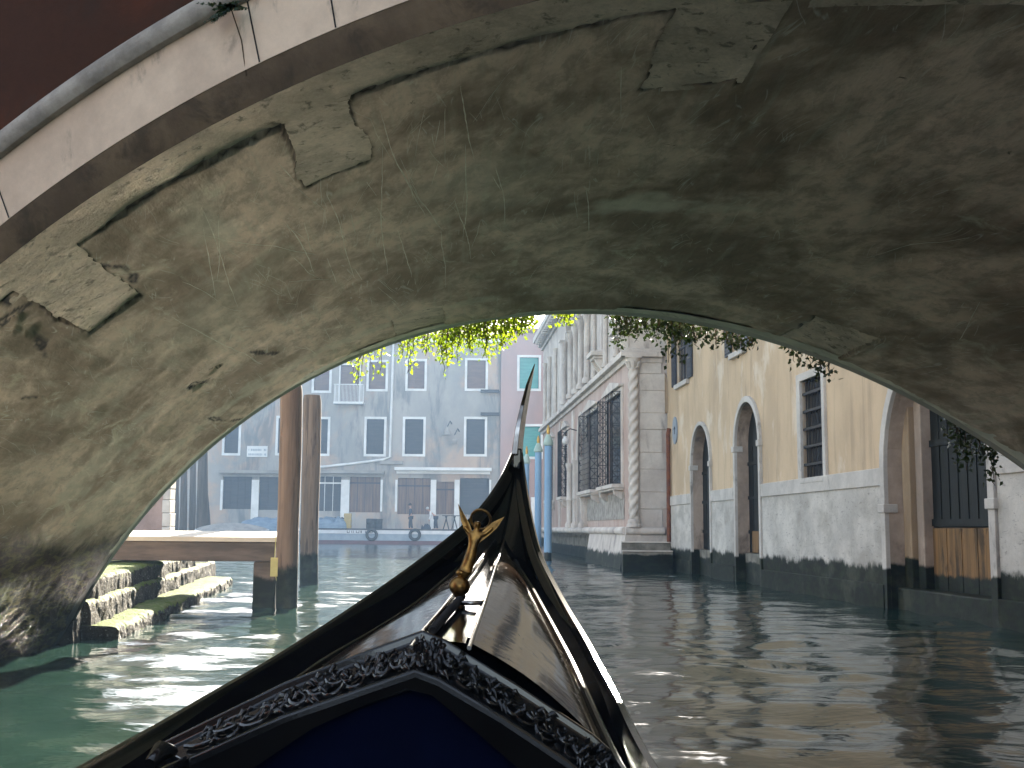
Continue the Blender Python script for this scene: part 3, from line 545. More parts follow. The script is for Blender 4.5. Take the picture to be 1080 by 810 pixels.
# shuttered upper windows
for (u0, u1, z0, z1) in (WA, WC):
    q = MB(); q.box(YF, u0, u1, -.28, -.05, z0, z1); ww = q.obj('upper_window', mt['glass'], yh)
    q = MB(); q.box(YF, u0-.08, u1+.08, -.2, .09, z0-.12, z0-.001); q.obj('sill', mt['istria'], ww, bevel=.01)
    for a, b in ((u0-.52, u0-.02), (u1+.02, u1+.52)):
        q = MB(); q.box(YF, a, b, .015, .05, z0, z1)
        for k in range(22): zz = z0+.06+k*(z1-z0-.12)/22; q.box(YF, a+.05, b-.05, .05, .062, zz, zz+.035)
        q.obj('shutter', mt['shutter_b'], ww)
    q = MB(); q.box(YF, (u0+u1)/2-.02, (u0+u1)/2+.02, -.05, -.03, z0, z1); q.box(YF, u0, u1, -.05, -.031, z0+.9, z0+.94); q.obj('sash', mt['shutter_b'], ww)
q = MB(); a, b, zs, zt = NI; q.prism(YF, arch(a, b, zs-.55, zs), .002, .012); q.obj('blind_niche', mt['plaster_d'], yh)
# oval plaque
u, z = YF.uz(712.5, 454); q = MB(); q.add([YF.p(u+.28*math.cos(t), .03, z+.36*math.sin(t)) for t in np.linspace(0, 2*math.pi, 25)[:-1]]+[YF.p(u+.28*math.cos(t), .0, z+.36*math.sin(t)) for t in np.linspace(0, 2*math.pi, 25)[:-1]], [tuple(range(24))]+[(i, i+24, (i+1) % 24+24, (i+1) % 24) for i in range(24)])
pl = q.obj('oval_plaque', mt['hull_b'], None); pl['label'] = 'oval blue-grey wall plaque beside the smaller arched water door'; pl['category'] = 'wall sign'
q = MB(); q.box(YF, u-.03, u+.03, .031, .034, z-.1, z+.03); q.prism(YF, [(u-.1, z+.03), (u+.1, z+.03), (u, z+.12)], .031, .034); q.obj('mark', mt['iron'], pl)
# rust brown downpipe in the corner between the two houses
q = MB(); q.tube([YF.p(11.3, .08, .75), YF.p(11.3, .08, 3.6), YF.p(11.32, .05, 3.75)], .055, 10)
dp = q.obj('downpipe', mt['rustpipe'], None, smooth=40); dp['label'] = 'rust brown downpipe where the yellow house meets the pale quoins'; dp['category'] = 'downpipe'

bh = thing('unseen_sky_blocker', 'unseen plain dark house added on the left bank to block sky light', 'house', (-10, -12, .8))  # unseen house behind the camera, added to block sky light
q = MB(); q.box(WORLD, -14, -7, -30, -1.5, -1, 6); q.obj('wall', mt['red'], bh)
q = MB(); q.prism(Fr((0, -30.3), (1, 0), (0, -1)), [(-14.4, 6.01), (-6.6, 6.01), (-10.5, 7.5)], 0, -29); q.obj('roof', mt['roof'], bh)
# ------------------------------------------------------------------ palazzo
PF = Fr((3.2, 31), (SL, 1), (-1, SL)); PS = Fr((3.2, 31), (1, -SL), (SL, -1)); PE = 24.5
pz = thing('stone_palazzo', 'ornate pink and white stone palazzo with columned upper floor and twisted corner column', 'palace', PF.p(10, -5, 0))
ZC = 5.85; ZT = 10.15
def wpx(xa, xb, yt, yb):
    u0, u1 = sorted((PF.u(xa), PF.u(xb))); xm = xa; return u0, u1, PF.uz(xb, yb)[1], PF.uz(xb, yt)[1]
W2 = wpx(641, 657, 403, 507); W1 = wpx(619.5, 632, 425, 512)
W2 = (W2[0], W2[1], W2[2], W2[3]); zb, ztw = 2.35, 4.95
W2 = (W2[0], W2[1], zb, ztw); W1 = (W1[0], W1[1], zb, ztw)
WX = [(PF.u(583, 0)-.8, PF.u(583, 0)+1.2)]
dr = (PF.u(613), PF.u(603))
loggia = [PF.u(x, .1) for x in (595, 602, 607.5, 613, 619.5)]
lh = []
for a, b in zip(sorted(loggia)[:-1], sorted(loggia)[1:]): lh.append(arch(a+.16, b-.16, ZC+.35, 8.55, 12))
side_w = [rect(u, u+1.0, ZC+.9, 8.7) for u in (1.8, 4.0, 18.5, 21.0)]
hol = [rect(*W2), rect(*W1), arch(8.6, 10.2, .95, 3.4, 14), rect(13.8, 15.0, zb, ztw), rect(19.2, 20.4, zb, ztw)]
q = MB(); wall_holes(q, PF, rect(0, PE, .96, ZC), hol, .35); q.obj('lower_wall', mt['pink'], pz, fix=False)
q = MB(); wall_holes(q, PF, rect(0, PE, ZC, ZT), lh+side_w, .45); q.obj('upper_wall', mt['istria_far'], pz, fix=False)
q = MB(); q.box(PF, .002, PE, -.46, -13, .0, ZT-.002); q.obj('palace_body', mt['istria_far'], pz)
q = MB(); q.box(PF, .5, PE, -.36, -.44, .96, ZT-.1); q.obj('dark_interior', mt['glass'], pz)
q = MB(); q.prism(Fr(PF.p(0, 0, 0)[:2], (-1, SL), (-SL, 1)), [(.6, ZT+.3), (-13.4, ZT+.3), (-6, ZT+2.3)], -.4, PE+.4); q.obj('roof', mt['roof'], pz)
q = MB()
for i, (d, a, b) in enumerate(((.10, ZT-.35, ZT-.2), (.25, ZT-.198, ZT), (.5, ZT+.002, ZT+.28))): q.box(PF, -.02-d, PE+.2, -.3, d, a, b); 
for k in range(40): q.box(PF, .2+k*.6, .42+k*.6, .26, .46, ZT-.18, ZT)
q.obj('top_cornice', mt['istria_far'], pz)
# side wall towards the camera with quoins
q = MB(); q.box(PS, .004, 14, -.001, -.4, .0, ZT-.003); q.obj('side_wall', mt['pinkwash'], pz)
q = MB(); z = 1.0; k = 0
while z < ZT-.6:
    h = .46 if k % 2 else .62; w = (.62, 1.05, .78, 1.0)[k % 4]; q.box(PS, .30 if z < ZC else .0, .30+w, -.1, .02+.006*(k % 3), z+.004, z+h-.004); z += h; k += 1
q.obj('quoins', mt['istria_far'], pz, bevel=.012)
# mid cornice, string mouldings
q = MB()
for d, a, b in ((.08, ZC-.22, ZC-.08), (.22, ZC-.078, ZC+.06), (.14, ZC+.062, ZC+.16)):
    q.box(PF, -.0-d, PE, -.05, d, a, b); q.box(PS, -d+.001, .95, -.05, d, a, b-.002)
q.obj('cornice', mt['istria_far'], pz, bevel=.015)
# base ledge (half round), battered plinth, dark water recess
q = MB(); q.tube([PF.p(PE, .10, 1.03), PF.p(0, .10, 1.03)], .11, 10); q.tube([PS.p(-.10, .10, 1.03), PS.p(.95, .10, 1.03)], .109, 10)
q.obj('base_moulding', mt['istria_far'], pz, smooth=50)
q = MB(); e = PF.u(621, .15); rows = []
for u in (-.12, e): rows.append([PF.p(u, .12, .93), PF.p(u, .42, -.9), PF.p(u, -.3, -.9), PF.p(u, -.3, .93)])
q.loft(rows, closed=True, cap=True); q.obj('battered_plinth', mt['istria_far'], pz)
q = MB(); q.box(PF, e+.01, PE, -.45, -1.0, -1, .93); q.obj('water_recess', mt['landing'], pz)
q = MB(); q.box(PF, e+.01, PE, -1.0, .0, .86, .93); q.obj('floor_slab', mt['landing'], pz)
q = MB(); q.box(PS, -.1, 1.1, -.05, .10, -.9, .92); q.obj('side_plinth', mt['istria_far'], pz, bevel=.02)
# twisted corner column with capital and base
q = MB(); ctr = PS.p(.13, .06, 0); n = 20; N = 150; rows = []
z0, z1 = 1.35, ZC-.42
for i in range(N+1):
    z = z0+(z1-z0)*i/N; row = []
    for k in range(n):
        an = 2*math.pi*k/n; r = .125+.022*math.cos(3*(an)-z*22); row.append(ctr+Vector((r*math.cos(an), r*math.sin(an), z)))
    rows.append(row)
q.loft(rows, closed=True, cap=True); q.obj('twisted_column', mt['istria_far'], pz, smooth=60)
q = MB(); q.lathe(ctr, [(.14, z1), (.15, z1+.03), (.13, z1+.05), (.15, z1+.12), (.20, z1+.26), (.21, z1+.30)], 18); q.box(PS, -.1, .36, -.1, .27, z1+.30, z1+.36)
for k in range(8):
    an = k*math.pi/4; q.tube([ctr+Vector((.14*math.cos(an), .14*math.sin(an), z1+.05)), ctr+Vector((.19*math.cos(an), .19*math.sin(an), z1+.17)), ctr+Vector((.24*math.cos(an), .24*math.sin(an), z1+.20))], [.03, .035, .02], 6)
q.obj('capital', mt['istria_far'], pz, smooth=50)
q = MB(); q.lathe(ctr, [(.20, 1.13), (.20, 1.2), (.17, 1.23), (.18, 1.28), (.14, 1.35)], 18); q.obj('column_base', mt['istria_far'], pz, smooth=50)
q = MB(); q.lathe(PF.p(.18, .1, 0), [(.16, ZC+.2), (.13, ZC+.4), (.13, ZT-.9), (.2, ZT-.6)], 14); q.obj('upper_corner_column', mt['istria_far'], pz, smooth=50)
# grilled windows with cage, hood and bracketed sill
def cage_window(o, lab=None):
    u0, u1, z0, z1 = o; q = MB(); q.box(PF, u0+.002, u1-.002, -.3, -.06, z0, z1); w = q.obj('grilled_window', mt['glass'], pz)
    q = MB(); dd = .30; 
    def bar(a, b, r=.009): q.tube([a, b], r, 5)
    nu, nz = 9, 15; fr = PF
    for k in range(nu+1): uu = u0+(u1-u0)*k/nu; bar(fr.p(uu, dd, z0), fr.p(uu, dd, z1), .012)
    for k in range(nz+1): zz = z0+(z1-z0)*k/nz; bar(fr.p(u0, dd, zz), fr.p(u1, dd, zz))
    for uu in (u0, u1):
        for d_ in (0, dd): bar(fr.p(uu, d_, z0), fr.p(uu, d_, z1), .02)
        for k in range(9):
            za, zb_ = z0+(z1-z0)*k/8, z0+(z1-z0)*(k+1)/8
            bar(fr.p(uu, 0, za), fr.p(uu, dd, za), .013)
            if k < 8: bar(fr.p(uu, 0, za), fr.p(uu, dd, zb_), .01); bar(fr.p(uu, dd, za), fr.p(uu, 0, zb_), .01); bar(fr.p(uu, dd/2, za), fr.p(uu, dd/2, zb_), .006)
    q.obj('iron_cage', mt['iron'], w)
    q = MB()
    for a, b in ((u0-.14, u0), (u1, u1+.14)): q.box(PF, a, b, -.05, .06, z0-.05, z1+.12)
    q.box(PF, u0-.001, u1+.001, -.05, .059, z1, z1+.12); q.obj('frame', mt['istria_far'], w, bevel=.01)
    q = MB(); q.box(PF, u0-.22, u1+.22, .0, .34, z0-.13, z0-.02); q.box(PF, u0-.18, u1+.18, .0, .28, z0-.19, z0-.131)
    for a in (u0-.05, u1-.13): q.prism(Fr(PF.p(a, 0, 0)[:2], PF.n[:2], PF.t[:2]), [(0, z0-.192), (.27, z0-.192), (.24, z0-.32), (.05, z0-.45), (0, z0-.45)], 0, .18)
    q.obj('bracketed_sill', mt['istria_far'], w, bevel=.01)
    q = MB(); q.prism(PF, [(u0-.22, z1+.13), (u1+.22, z1+.13), (u1+.22, z1+.2), ((u0+u1)/2, z1+.42), (u0-.22, z1+.2)], .0, .16); q.obj('hood', mt['istria_far'], w, bevel=.01)
for o in (W2, W1, (13.8, 15.0, zb, ztw), (19.2, 20.4, zb, ztw)): cage_window(o)
# grey lower panels under the windows, pilasters of the water gate
q = MB(); q.box(PF, W2[0]-.3, W1[1]+.35, .001, .02, 1.35, 2.1); q.box(PF, 11.8, 13.2, .001, .02, 1.3, 2.6); q.obj('grey_panel', mt['landing'].copy() if False else mt['rollgrey'], pz)
q = MB(); ring_poly(q, PF, 8.6, 10.2, .96, 3.4, .32, -.05, .14, rise=1.5); q.obj('gothic_gate_frame', mt['istria_far'], pz, smooth=40, bevel=.02)
for uu in (8.42, 10.38, 12.3):
    q = MB(); q.lathe(PF.p(uu, .16, 0), [(.16, 1.1), (.16, 1.25), (.10, 1.35), (.10, 2.1), (.14, 2.16), (.10, 2.22), (.09, 3.3), (.15, 3.45), (.15, 3.55)], 12); q.obj('gate_column', mt['istria_far'], pz, smooth=50)
q = MB(); q.box(PF, 12.0, 12.6, .0, .05, .96, ZC-.3); q.box(PF, 16.6, 17.0, .0, .05, .96, ZC-.3); q.box(PF, 22., 22.4, .0, .05, .96, ZC-.3); q.obj('pilaster', mt['istria_far'], pz)
# upper floor: loggia columns, small balconies
for u in loggia:
    q = MB(); q.lathe(PF.p(u, .12, 0), [(.17, ZC+.16), (.17, ZC+.3), (.11, ZC+.4), (.10, 8.15), (.12, 8.2), (.12, 8.25), (.17, 8.45), (.19, 8.55)], 14); q.box(PF, u-.2, u+.2, -.08, .32, 8.55, 8.63); q.obj('loggia_column', mt['istria_far'], pz, smooth=45)
for a, b in zip(sorted(loggia)[:-1], sorted(loggia)[1:]):
    q = MB(); ring_poly(q, PF, a+.16, b-.16, 8.56, 8.6, .12, -.05, .1); q.obj('loggia_arch', mt['istria_far'], pz, smooth=40)
for u in (1.5, 3.7, 6.2, 18.2, 20.7, 22.8):
    q = MB(); q.lathe(PF.p(u, .08, 0), [(.12, ZC+.16), (.08, ZC+.35), (.08, 8.7), (.13, 8.9)], 10); q.obj('wall_shaft', mt['istria_far'], pz, smooth=45)
for xx, yb in ((653, 352), (628, 377)):
    u, z = PF.uz(xx, yb, .2); q = MB(); q.box(PF, u-.55, u+.55, .0, .42, z, z+.14); q.box(PF, u-.45, u+.45, 0, .32, z-.10, z-.001)
    for a in (u-.4, u+.25): q.prism(Fr(PF.p(a, 0, 0)[:2], PF.n[:2], PF.t[:2]), [(0, z-.102), (.30, z-.102), (.22, z-.25), (.05, z-.5), (0, z-.5)], 0, .16)
    q.obj('bracketed_ledge', mt['istria_far'], pz, bevel=.012)
# wall lantern on the palazzo
u, z = PF.uz(600, 464, .3); ln_ = thing('wall_lantern', 'small globe lantern on an iron arm on the pink palazzo wall', 'lamp', PF.p(u, .3, z))
q = MB(); q.tube([PF.p(u, 0, z+.35), PF.p(u, .25, z+.42), PF.p(u, .42, z+.3), PF.p(u, .42, z+.2)], .02, 6); q.obj('arm', mt['iron'], ln_)
q = MB(); q.lathe(PF.p(u, .42, z-.06), [(.02, -.12), (.10, -.08), (.14, 0), (.12, .1), (.05, .16), (.06, .2)], 12); q.obj('globe', mt['far_white'], ln_, smooth=60)
# stone landing before the palazzo side
ld = thing('landing_steps', 'dark stone landing with pale step edge below the palazzo quoins', 'landing', (3.7, 30, 0))
for k, (d0, d1, zt) in enumerate(((.1, .75, .72), (.1, 1.55, .50), (.1, 1.95, -.02))):
    q = MB(); q.box(PS, -.22-.0*k, 1.08, d0+.002*k, d1, -.9, zt); q.obj('step', mt['landing'], ld, bevel=.02)
    if k < 2: q = MB(); q.box(PS, -.24, 1.08, d1-.2, d1+.02, zt+.002, zt+.035); q.obj('nosing', mt['istria_far'], ld, bevel=.006)

# ------------------------------------------------------------------ far building(s)
FF = Fr((0, 81), (1, 0), (0, -1))
fb = thing('grey_canal_building', 'long hazy grey stuccoed building with white framed windows facing down the canal', 'building', (-15, 84, .95))
ua, ub = -42.0, FF.uz(527.5, 450)[0]
def fr_(xa, xb, ya, yb): (a, za), (b, zb_) = FF.uz(xa, ya), FF.uz(xb, yb); return (a, b, min(za, zb_), max(za, zb_))
w1 = [fr_(*t) for t in ((387, 404.5, 442, 479), (427.5, 446, 442, 479), (492, 511, 442, 479), (331.5, 345, 442, 478.5), (294, 311, 441, 478), (238, 251, 440, 478))]
w2 = [fr_(*t) for t in ((389.5, 406.5, 382, 410.5), (430.5, 447.5, 381, 410), (493, 512, 380, 410), (332, 347, 382, 412), (295, 310, 382, 412))]
w1 += [(a-8.5, b-8.5, c0, c1) for a, b, c0, c1 in w1[-1:]]; w2 += [(-21, -19.8, w2[0][2], w2[0][3]), (-29, -27.8, w2[0][2], w2[0][3])]
w3 = [(a, b, c0+4.2, c1+4.2) for a, b, c0, c1 in w2 if c1+4.2 < 20][:0]
bd = fr_(359.5, 378.5, 385, 425)
shops = [fr_(*t) for t in ((235.6, 264.8, 500.5, 537), (273.7, 300, 500.5, 538), (325, 359, 501, 539), (369, 400.6, 501, 540.5), (419.7, 453.7, 504, 542.5), (460.5, 478.8, 508, 542.5), (485, 515.5, 504, 543))]
ZR = 14.6
q = MB(); wall_holes(q, FF, rect(ua, ub, .9, ZR), [rect(*h) for h in w1+w2+[bd]+shops], .28); q.obj('wall', mt['far_wall'], fb, fix=False)
q = MB(); q.box(FF, ua, ub, -.3, -12, .9, ZR-.002); q.obj('building_body', mt['far_wall'], fb)
q = MB(); q.box(FF, ua-.3, ub+.25, .4, -12.3, ZR, ZR+.25); q.prism(Fr((ua, 81), (0, 1), (1, 0)), [(-.4, ZR+.252), (12.3, ZR+.252), (6, ZR+2.0)], 0, ub-ua); q.obj('roof', mt['roof'], fb)
q = MB(); q.box(FF, ua-.3, ub+.28, .0, .45, ZR-.3, ZR-.02); q.obj('eaves', mt['far_white'], fb)
def far_window(o, mat, parent, fw_=.17):
    a, b, z0, z1 = o; q = MB(); q.box(FF, a+.01, b-.01, -.2, -.12, z0, z1)
    for k in range(2): q.box(FF, a+.05+k*(b-a)/2, a-.05+(k+1)*(b-a)/2, -.12, -.10, z0+.08, z1-.08)
    w = q.obj('window', mat, parent); q = MB()
    for r in ((a-fw_, a, z0-fw_, z1+fw_), (b, b+fw_, z0-fw_, z1+fw_), (a, b, z1, z1+fw_), (a, b, z0-fw_, z0)): q.box(FF, r[0], r[1], -.2, .05, r[2], r[3])
    q.obj('frame', mt['far_white'], w)
for i, o in enumerate(w1): far_window(o, mt['far_dark'], fb)
for i, o in enumerate(w2): far_window(o, mt['far_brown'], fb)
far_window(bd, mt['far_brown'], fb, .1)
u0, u1 = FF.uz(353.5, 426)[0], FF.uz(384.5, 426)[0]; zb0 = bd[2]
q = MB(); q.box(FF, u0, u1, 0, .9, zb0-.15, zb0); bal = q.obj('balcony', mt['far_white'], fb); q = MB()
for k in range(22): uu = u0+.04+(u1-u0-.08)*k/21; q.box(FF, uu-.015, uu+.015, .83, .86, zb0, zb0+1.2)
q.box(FF, u0, u1, .82, .88, zb0+1.2, zb0+1.26)
for uu in (u0+.03, u1-.03): q.box(FF, uu-.02, uu+.02, 0, .85, zb0+1.2, zb0+1.25); q.box(FF, uu-.02, uu+.02, .42, .46, zb0, zb0+1.2)
q.obj('railing', mt['far_white'], bal)
for i, o in enumerate(shops):
    a, b, z0, z1 = o; mm = mt['shop_wood'] if i in (3, 4, 5) else mt['far_dark']; q = MB(); n = max(2, int((b-a)/.5))
    for k in range(n): q.box(FF, a+(b-a)*k/n+.02, a+(b-a)*(k+1)/n-.02, -.27, -.2, z0, z1-.02)
    sh_ = q.obj('shopfront', mm, fb); q = MB(); q.box(FF, a, b, -.2, -.16, z1-.6, z1-.5)
    for k in range(1, n): uu = a+(b-a)*k/n; q.box(FF, uu-.02, uu+.02, -.2, -.17, z0, z1)
    q.obj('glazing_bar', mt['far_white'] if i in (2,) else mt['far_dark'], sh_)
q = MB()
for xa, xb in ((265.3, 273), (359.6, 368.5), (454.2, 460), (479.3, 484.6), (232.6, 235), (401.3, 403.5), (416.8, 419.2), (516, 518)):
    q = MB(); u0, u1 = FF.uz(xa, 520)[0], FF.uz(xb, 520)[0]; q.box(FF, u0, u1, -.1, .05, 1.0 if xb-xa > 3 else 2.2, FF.uz(xa, 506)[1]); q.obj('white_pilaster', mt['far_white'], fb)

for xa, xb, yy in ((233, 300, 497.5), (325, 406, 497.5), (417, 518.5, 494.5)):
    u0, u1 = FF.uz(xa, yy)[0], FF.uz(xb, yy)[0]; z = FF.uz(xa, yy)[1]; q = MB(); q.box(FF, u0, u1, .0, .7, z-.12, z+.10); q.box(FF, u0+.1, u1-.1, 0, .25, z-.34, z-.121); q.obj('shop_canopy', mt['far_white'] if xa > 400 else mt['quay'], fb)
q = MB(); u, z = FF.uz(413, 365)[0], 0; up_ = lambda x, y, d=.12: FF.p(FF.uz(x, y)[0], d, FF.uz(x, y)[1])
q.tube([up_(416, 330), up_(411.5, 482), up_(404, 485), up_(372, 489), up_(335, 493)], .09, 8); q.obj('drainpipe', mt['far_white'], fb, smooth=50)
for y in (412.5, 436.5): q = MB(); (a, z), (b, _) = FF.uz(507, y), FF.uz(526.5, y); q.box(FF, a, b, 0, .35, z-.12, z+.08); q.obj('wall_ledge', mt['far_dark'], fb)
q = MB(); q.box(FF, FF.uz(401, 488)[0], FF.uz(425, 488)[0], 0, .3, FF.uz(410, 488)[1]-.12, FF.uz(410, 486)[1]); q.obj('wall_ledge', mt['quay'], fb)
# sign board: two rows of illegible grey lettering strokes
(a, z1), (b, z0) = FF.uz(260.8, 470.3), FF.uz(282, 482); sg = thing('street_plaque', 'white rectangular plaque high on the hazy grey building', 'wall sign', FF.p((a+b)/2, .05, (z0+z1)/2))
q = MB(); q.box(FF, a, b, 0, .05, z0, z1); q.obj('board', mt['far_white'], sg)
q = MB(); rr = random.Random(4)
for row, hh_ in ((.64, .15), (.22, .15)):
    x = a+.12
    while x < b-.15:
        w = rr.choice((.035, .06, .05)); h = hh_*(z1-z0)/.8*(.9+.2*rr.random()); zz = z0+row*(z1-z0)
        if rr.random() > .12: q.box(FF, x, x+w, .052, .058, zz-h/2, zz+h/2)
        x += w+.035
q.obj('lettering', mt['hull_b'], sg)
# two lamps on the grey building
for x, y, t in ((471.5, 455, 'conical'), (479.5, 463, 'small boxy')):
    u, z = FF.uz(x, y, .6); lm = thing('wall_lamp', f'{t} lamp on the grey building wall between two windows', 'lamp', FF.p(u, .6, z))
    q = MB(); q.tube([FF.p(u+.3, 0, z+.6), FF.p(u+.2, .4, z+.75), FF.p(u, .6, z+.3)], .04, 6); q.obj('bracket', mt['far_dark'], lm)
    q = MB()
    if t == 'conical': q.lathe(FF.p(u, .6, z-.15), [(.35, -.1), (.33, -.05), (.08, .4), (.03, .5)], 12)
    else: q.lathe(FF.p(u, .6, z-.15), [(.2, -.2), (.26, .0), (.26, .12), (.1, .25)], 4)
    q.obj('lamp_shade', mt['quay'], lm, smooth=50)
# pink building to its right
fp = thing('mauve_building', 'hazy mauve building with teal shutters behind the blue mooring poles', 'building', (5, 84, .95))
tw = [fr_(548, 568, 377.5, 410.5), fr_(550.5, 570, 450, 482)]
q = MB(); wall_holes(q, FF, rect(ub+.02, 12, .9, 15.1), [rect(*h) for h in tw], .25, d=.25); q.box(FF, ub+.02, ub+.3, .24, -.2, .9, 15.1); q.obj('wall', mt['far_pink'], fp, fix=False)
q = MB(); q.box(FF, ub+.03, 12, .0, -12, .9, 15.08); q.obj('building_body', mt['far_pink'], fp)
q = MB(); q.box(FF, ub+.1, 12.3, .6, -12.2, 15.1, 15.35); q.prism(Fr((ub+.1, 81), (0, 1), (1, 0)), [(-.6, 15.352), (12.3, 15.352), (6, 17.)], 0, 12.3-ub); q.obj('roof', mt['roof'], fp)
for o in tw:
    a, b, z0, z1 = o; q = MB(); q.box(FF, a+.02, b-.02, .05, .12, z0, z1); w = q.obj('teal_shutters', mt['teal'], fp); q = MB()
    for r in ((a-.17, a, z0-.17, z1+.17), (b, b+.17, z0-.17, z1+.17), (a, b, z1, z1+.17), (a, b, z0-.17, z0)): q.box(FF, r[0], r[1], .05, .31, r[2], r[3])
    q.obj('frame', mt['far_white'], w)
(a, _), (b, _) = FF.uz(560, 530), FF.uz(563.5, 530); q = MB(); q.box(FF, a, b+.1, .1, .3, 1.3, 3.3); q.obj('pale_doorway', mt['far_white'], fp)

# ------------------------------------------------------------------ left bank: wall end, piles, steps, pier
p = at(178, 557, 25); q = MB(); gw = thing('garden_wall', 'peeling pink wall end with pale sunlit quoins on the left bank', 'wall', (p.x-3, 25.3, .82))
q.box(WORLD, p.x-7, p.x-.14, 25, 25.35, .8, 4.4); q.obj('wall_face', mt['brickpink'], gw)
q = MB(); z = .82
while z < 4.3: h = .22+.1*rr.random(); q.box(WORLD, p.x-.14-.03*rr.random(), p.x+.03*rr.random(), 24.98, 25.37, z, z+h-.01); z += h
q.obj('end_quoins', mt['istria_far'], gw, bevel=.015)
q = MB(); q.box(WORLD, p.x-7.1, p.x+.08, 24.9, 25.45, 4.4, 4.52); q.obj('coping', mt['istria_far'], gw)
pil = [(190, 198, 505, 48), (200, 207, 490, 50), (208, 220, 485, 47), (221, 227, 482, 52), (183, 189, 512, 46)]
labs = ['slim dark pile behind the pier, second from the pink wall end', 'dark pile beside the thickest one on its left', 'thickest dark pile in the cluster beyond the pier', 'tall leaning dark pile, outermost and nearest the far shopfronts', 'pile closest to the pink wall end']
for (xa, xb, yt, Yd), lb in zip(pil, labs):
    b = at((xa+xb)/2, 557, Yd); tp = at((xa+xb)/2-(0 if xa < 215 else 12), yt, Yd); r = (xb-xa)/2/F_PX*Yd; q = MB()
    q.tube([(b.x, b.y, -.8), (b.x*.5+tp.x*.5, b.y, tp.z/2), (tp.x, tp.y, tp.z+.3), (tp.x, tp.y, tp.z+.5)], [r*1.1, r, r*.85, r*.5], 10)
    o = q.obj('mooring_pile', mt['wood_dark'], None, smooth=50); o['label'] = lb; o['category'] = 'mooring pile'; o['group'] = 'dark piles beyond the pier'
stp = thing('mossy_water_steps', 'mossy stone steps running along the left bank into the water beside the bridge', 'steps', (-4.6, 15, 0))
def edge(x, y, z): d = ray(x, y); t = (z-EYE)/d[2]; return Vector(np.array([0, 0, EYE])+d*t)
TR = [((160, 645), (245, 609), .13), ((138, 620), (226, 592), .36), ((118, 604), (205, 585), .56)]
prev = None
for k, (n0, f0, zt) in enumerate(TR):
    a, b = edge(*n0, zt), edge(*f0, zt); back = -7.0; nn, ns = 46, 420; q = MB()
    rows = []
    for i in range(ns+1):
        t = -.22+1.24*i/ns; e_ = a.lerp(b, t); row = []
        jx = .06*noise.noise(Vector((e_.y*1.1, k, 0)))
        top = zt+.025*noise.noise(Vector((e_.y*1.6, k*3, 0)))
        prof = [(.03, -.8)]+[(.03-.03*m_/7, -.2+(top+.16)*m_/7) for m_ in range(8)]+[(-.02, top-.012), (-.06, top), (-.16, top+.005), (-.35, top+.01), (-.7, top), (back-e_.x, top)]
        for dx, z in prof:
            h_ = (.03*noise.noise(Vector((e_.y*5, k, z*6)))+.022*noise.noise(Vector((e_.y*14, k, z*14)))+.012*noise.noise(Vector((e_.y*32, k, z*30)))) if dx > -.4 else 0
            row.append(Vector((e_.x+jx+dx+h_, e_.y, z+(.3*h_ if dx < -.01 and dx > -.4 else 0))))
        rows.append(row)
    q.loft(rows, cap=True); q.obj('tread', mt['step'], stp, smooth=60)
pr = thing('wooden_pier', 'small landing pier with bright pale top and dark brown beam by the steps', 'pier', (-4.4, 15.5, 0))
pa, pb = at(126, 561, 15.0), at(292, 563, 15.0)
XW = Fr((0, 0), (0, 1), (1, 0))
q = MB(); q.prism(XW, [(15.0, .855), (15.0, .915), (16.25, .985), (16.25, .925)], pa.x-1.4, pb.x); q.obj('deck_boards', mt['pier_top'], pr)
for yy in (15.03, 15.95): q = MB(); q.box(WORLD, pa.x-1.4, pb.x-.02, yy, yy+.24, .60, .85); q.obj('beam', mt['pier_wood'], pr, bevel=.015)
q = MB(); c0 = at(267, 600, 15.06); c1 = at(291, 600, 15.06); q.box(WORLD, c0.x, c1.x, 15.06, 15.28, -.8, .598); q.obj('post', mt['pier_wood'], pr, bevel=.02)
q = MB(); a = at(291, 565, 14.97); q.tube([a, at(290, 585, 14.95), at(289, 600, 14.93), at(293, 618, 14.96)], .006, 6)
tg = q.obj('mooring_line', mt['yellowtag'], None); tg['label'] = 'thin yellow line with a tag hanging at the pier corner'; tg['category'] = 'rope'
q = MB(); a, b = at(286, 588, 14.93), at(293, 608, 14.93); q.box(WORLD, a.x, b.x, 14.9, 14.93, b.z, a.z); q.obj('tag', mt['yellowtag'], tg, bevel=.004)
def pole(name, xa, xb, ytop, ybase, lab, grp, mat, mod=None, cat='mooring pole'):
    b = edge((xa+xb)/2, ybase, 0); Yd = b.y; r = (xb-xa)/2/F_PX*Yd; tp = at((xa+xb)/2+1, ytop, Yd); q = MB(); n = 26; N = 46; rows = []
    for i in range(N+1):
        t = i/N; z = -.9+(tp.z+.9)*t; cx_ = b.x+(tp.x-b.x)*t+.015*math.sin(z*1.3+xa); rr_ = r*(1+.05*noise.noise(Vector((z*1.2, xa, 0))))
        if t > .985: rr_ *= .9
        rows.append([Vector((cx_+rr_*(1+.05*noise.noise(Vector((math.cos(an)*1.5, math.sin(an)*1.5+xa, z*.5))))*math.cos(an), Yd+rr_*math.sin(an), z)) for an in (2*math.pi*k/n for k in range(n))])
    q.loft(rows, closed=True, cap=True); o = q.obj(name, mat, None, smooth=60); o['label'] = lab; o['category'] = cat; o['group'] = grp; return o, b, tp, r
pole('wooden_mooring_pole', 293.5, 316.5, 405, 642, 'thick brown wooden pole rising in front of the pier end', 'brown wooden mooring poles', mt['wood_pole'])
pole('wooden_mooring_pole', 318, 337, 417, 616, 'second brown wooden pole with sawn top, just beyond the pier pole', 'brown wooden mooring poles', mt['wood_pole'])
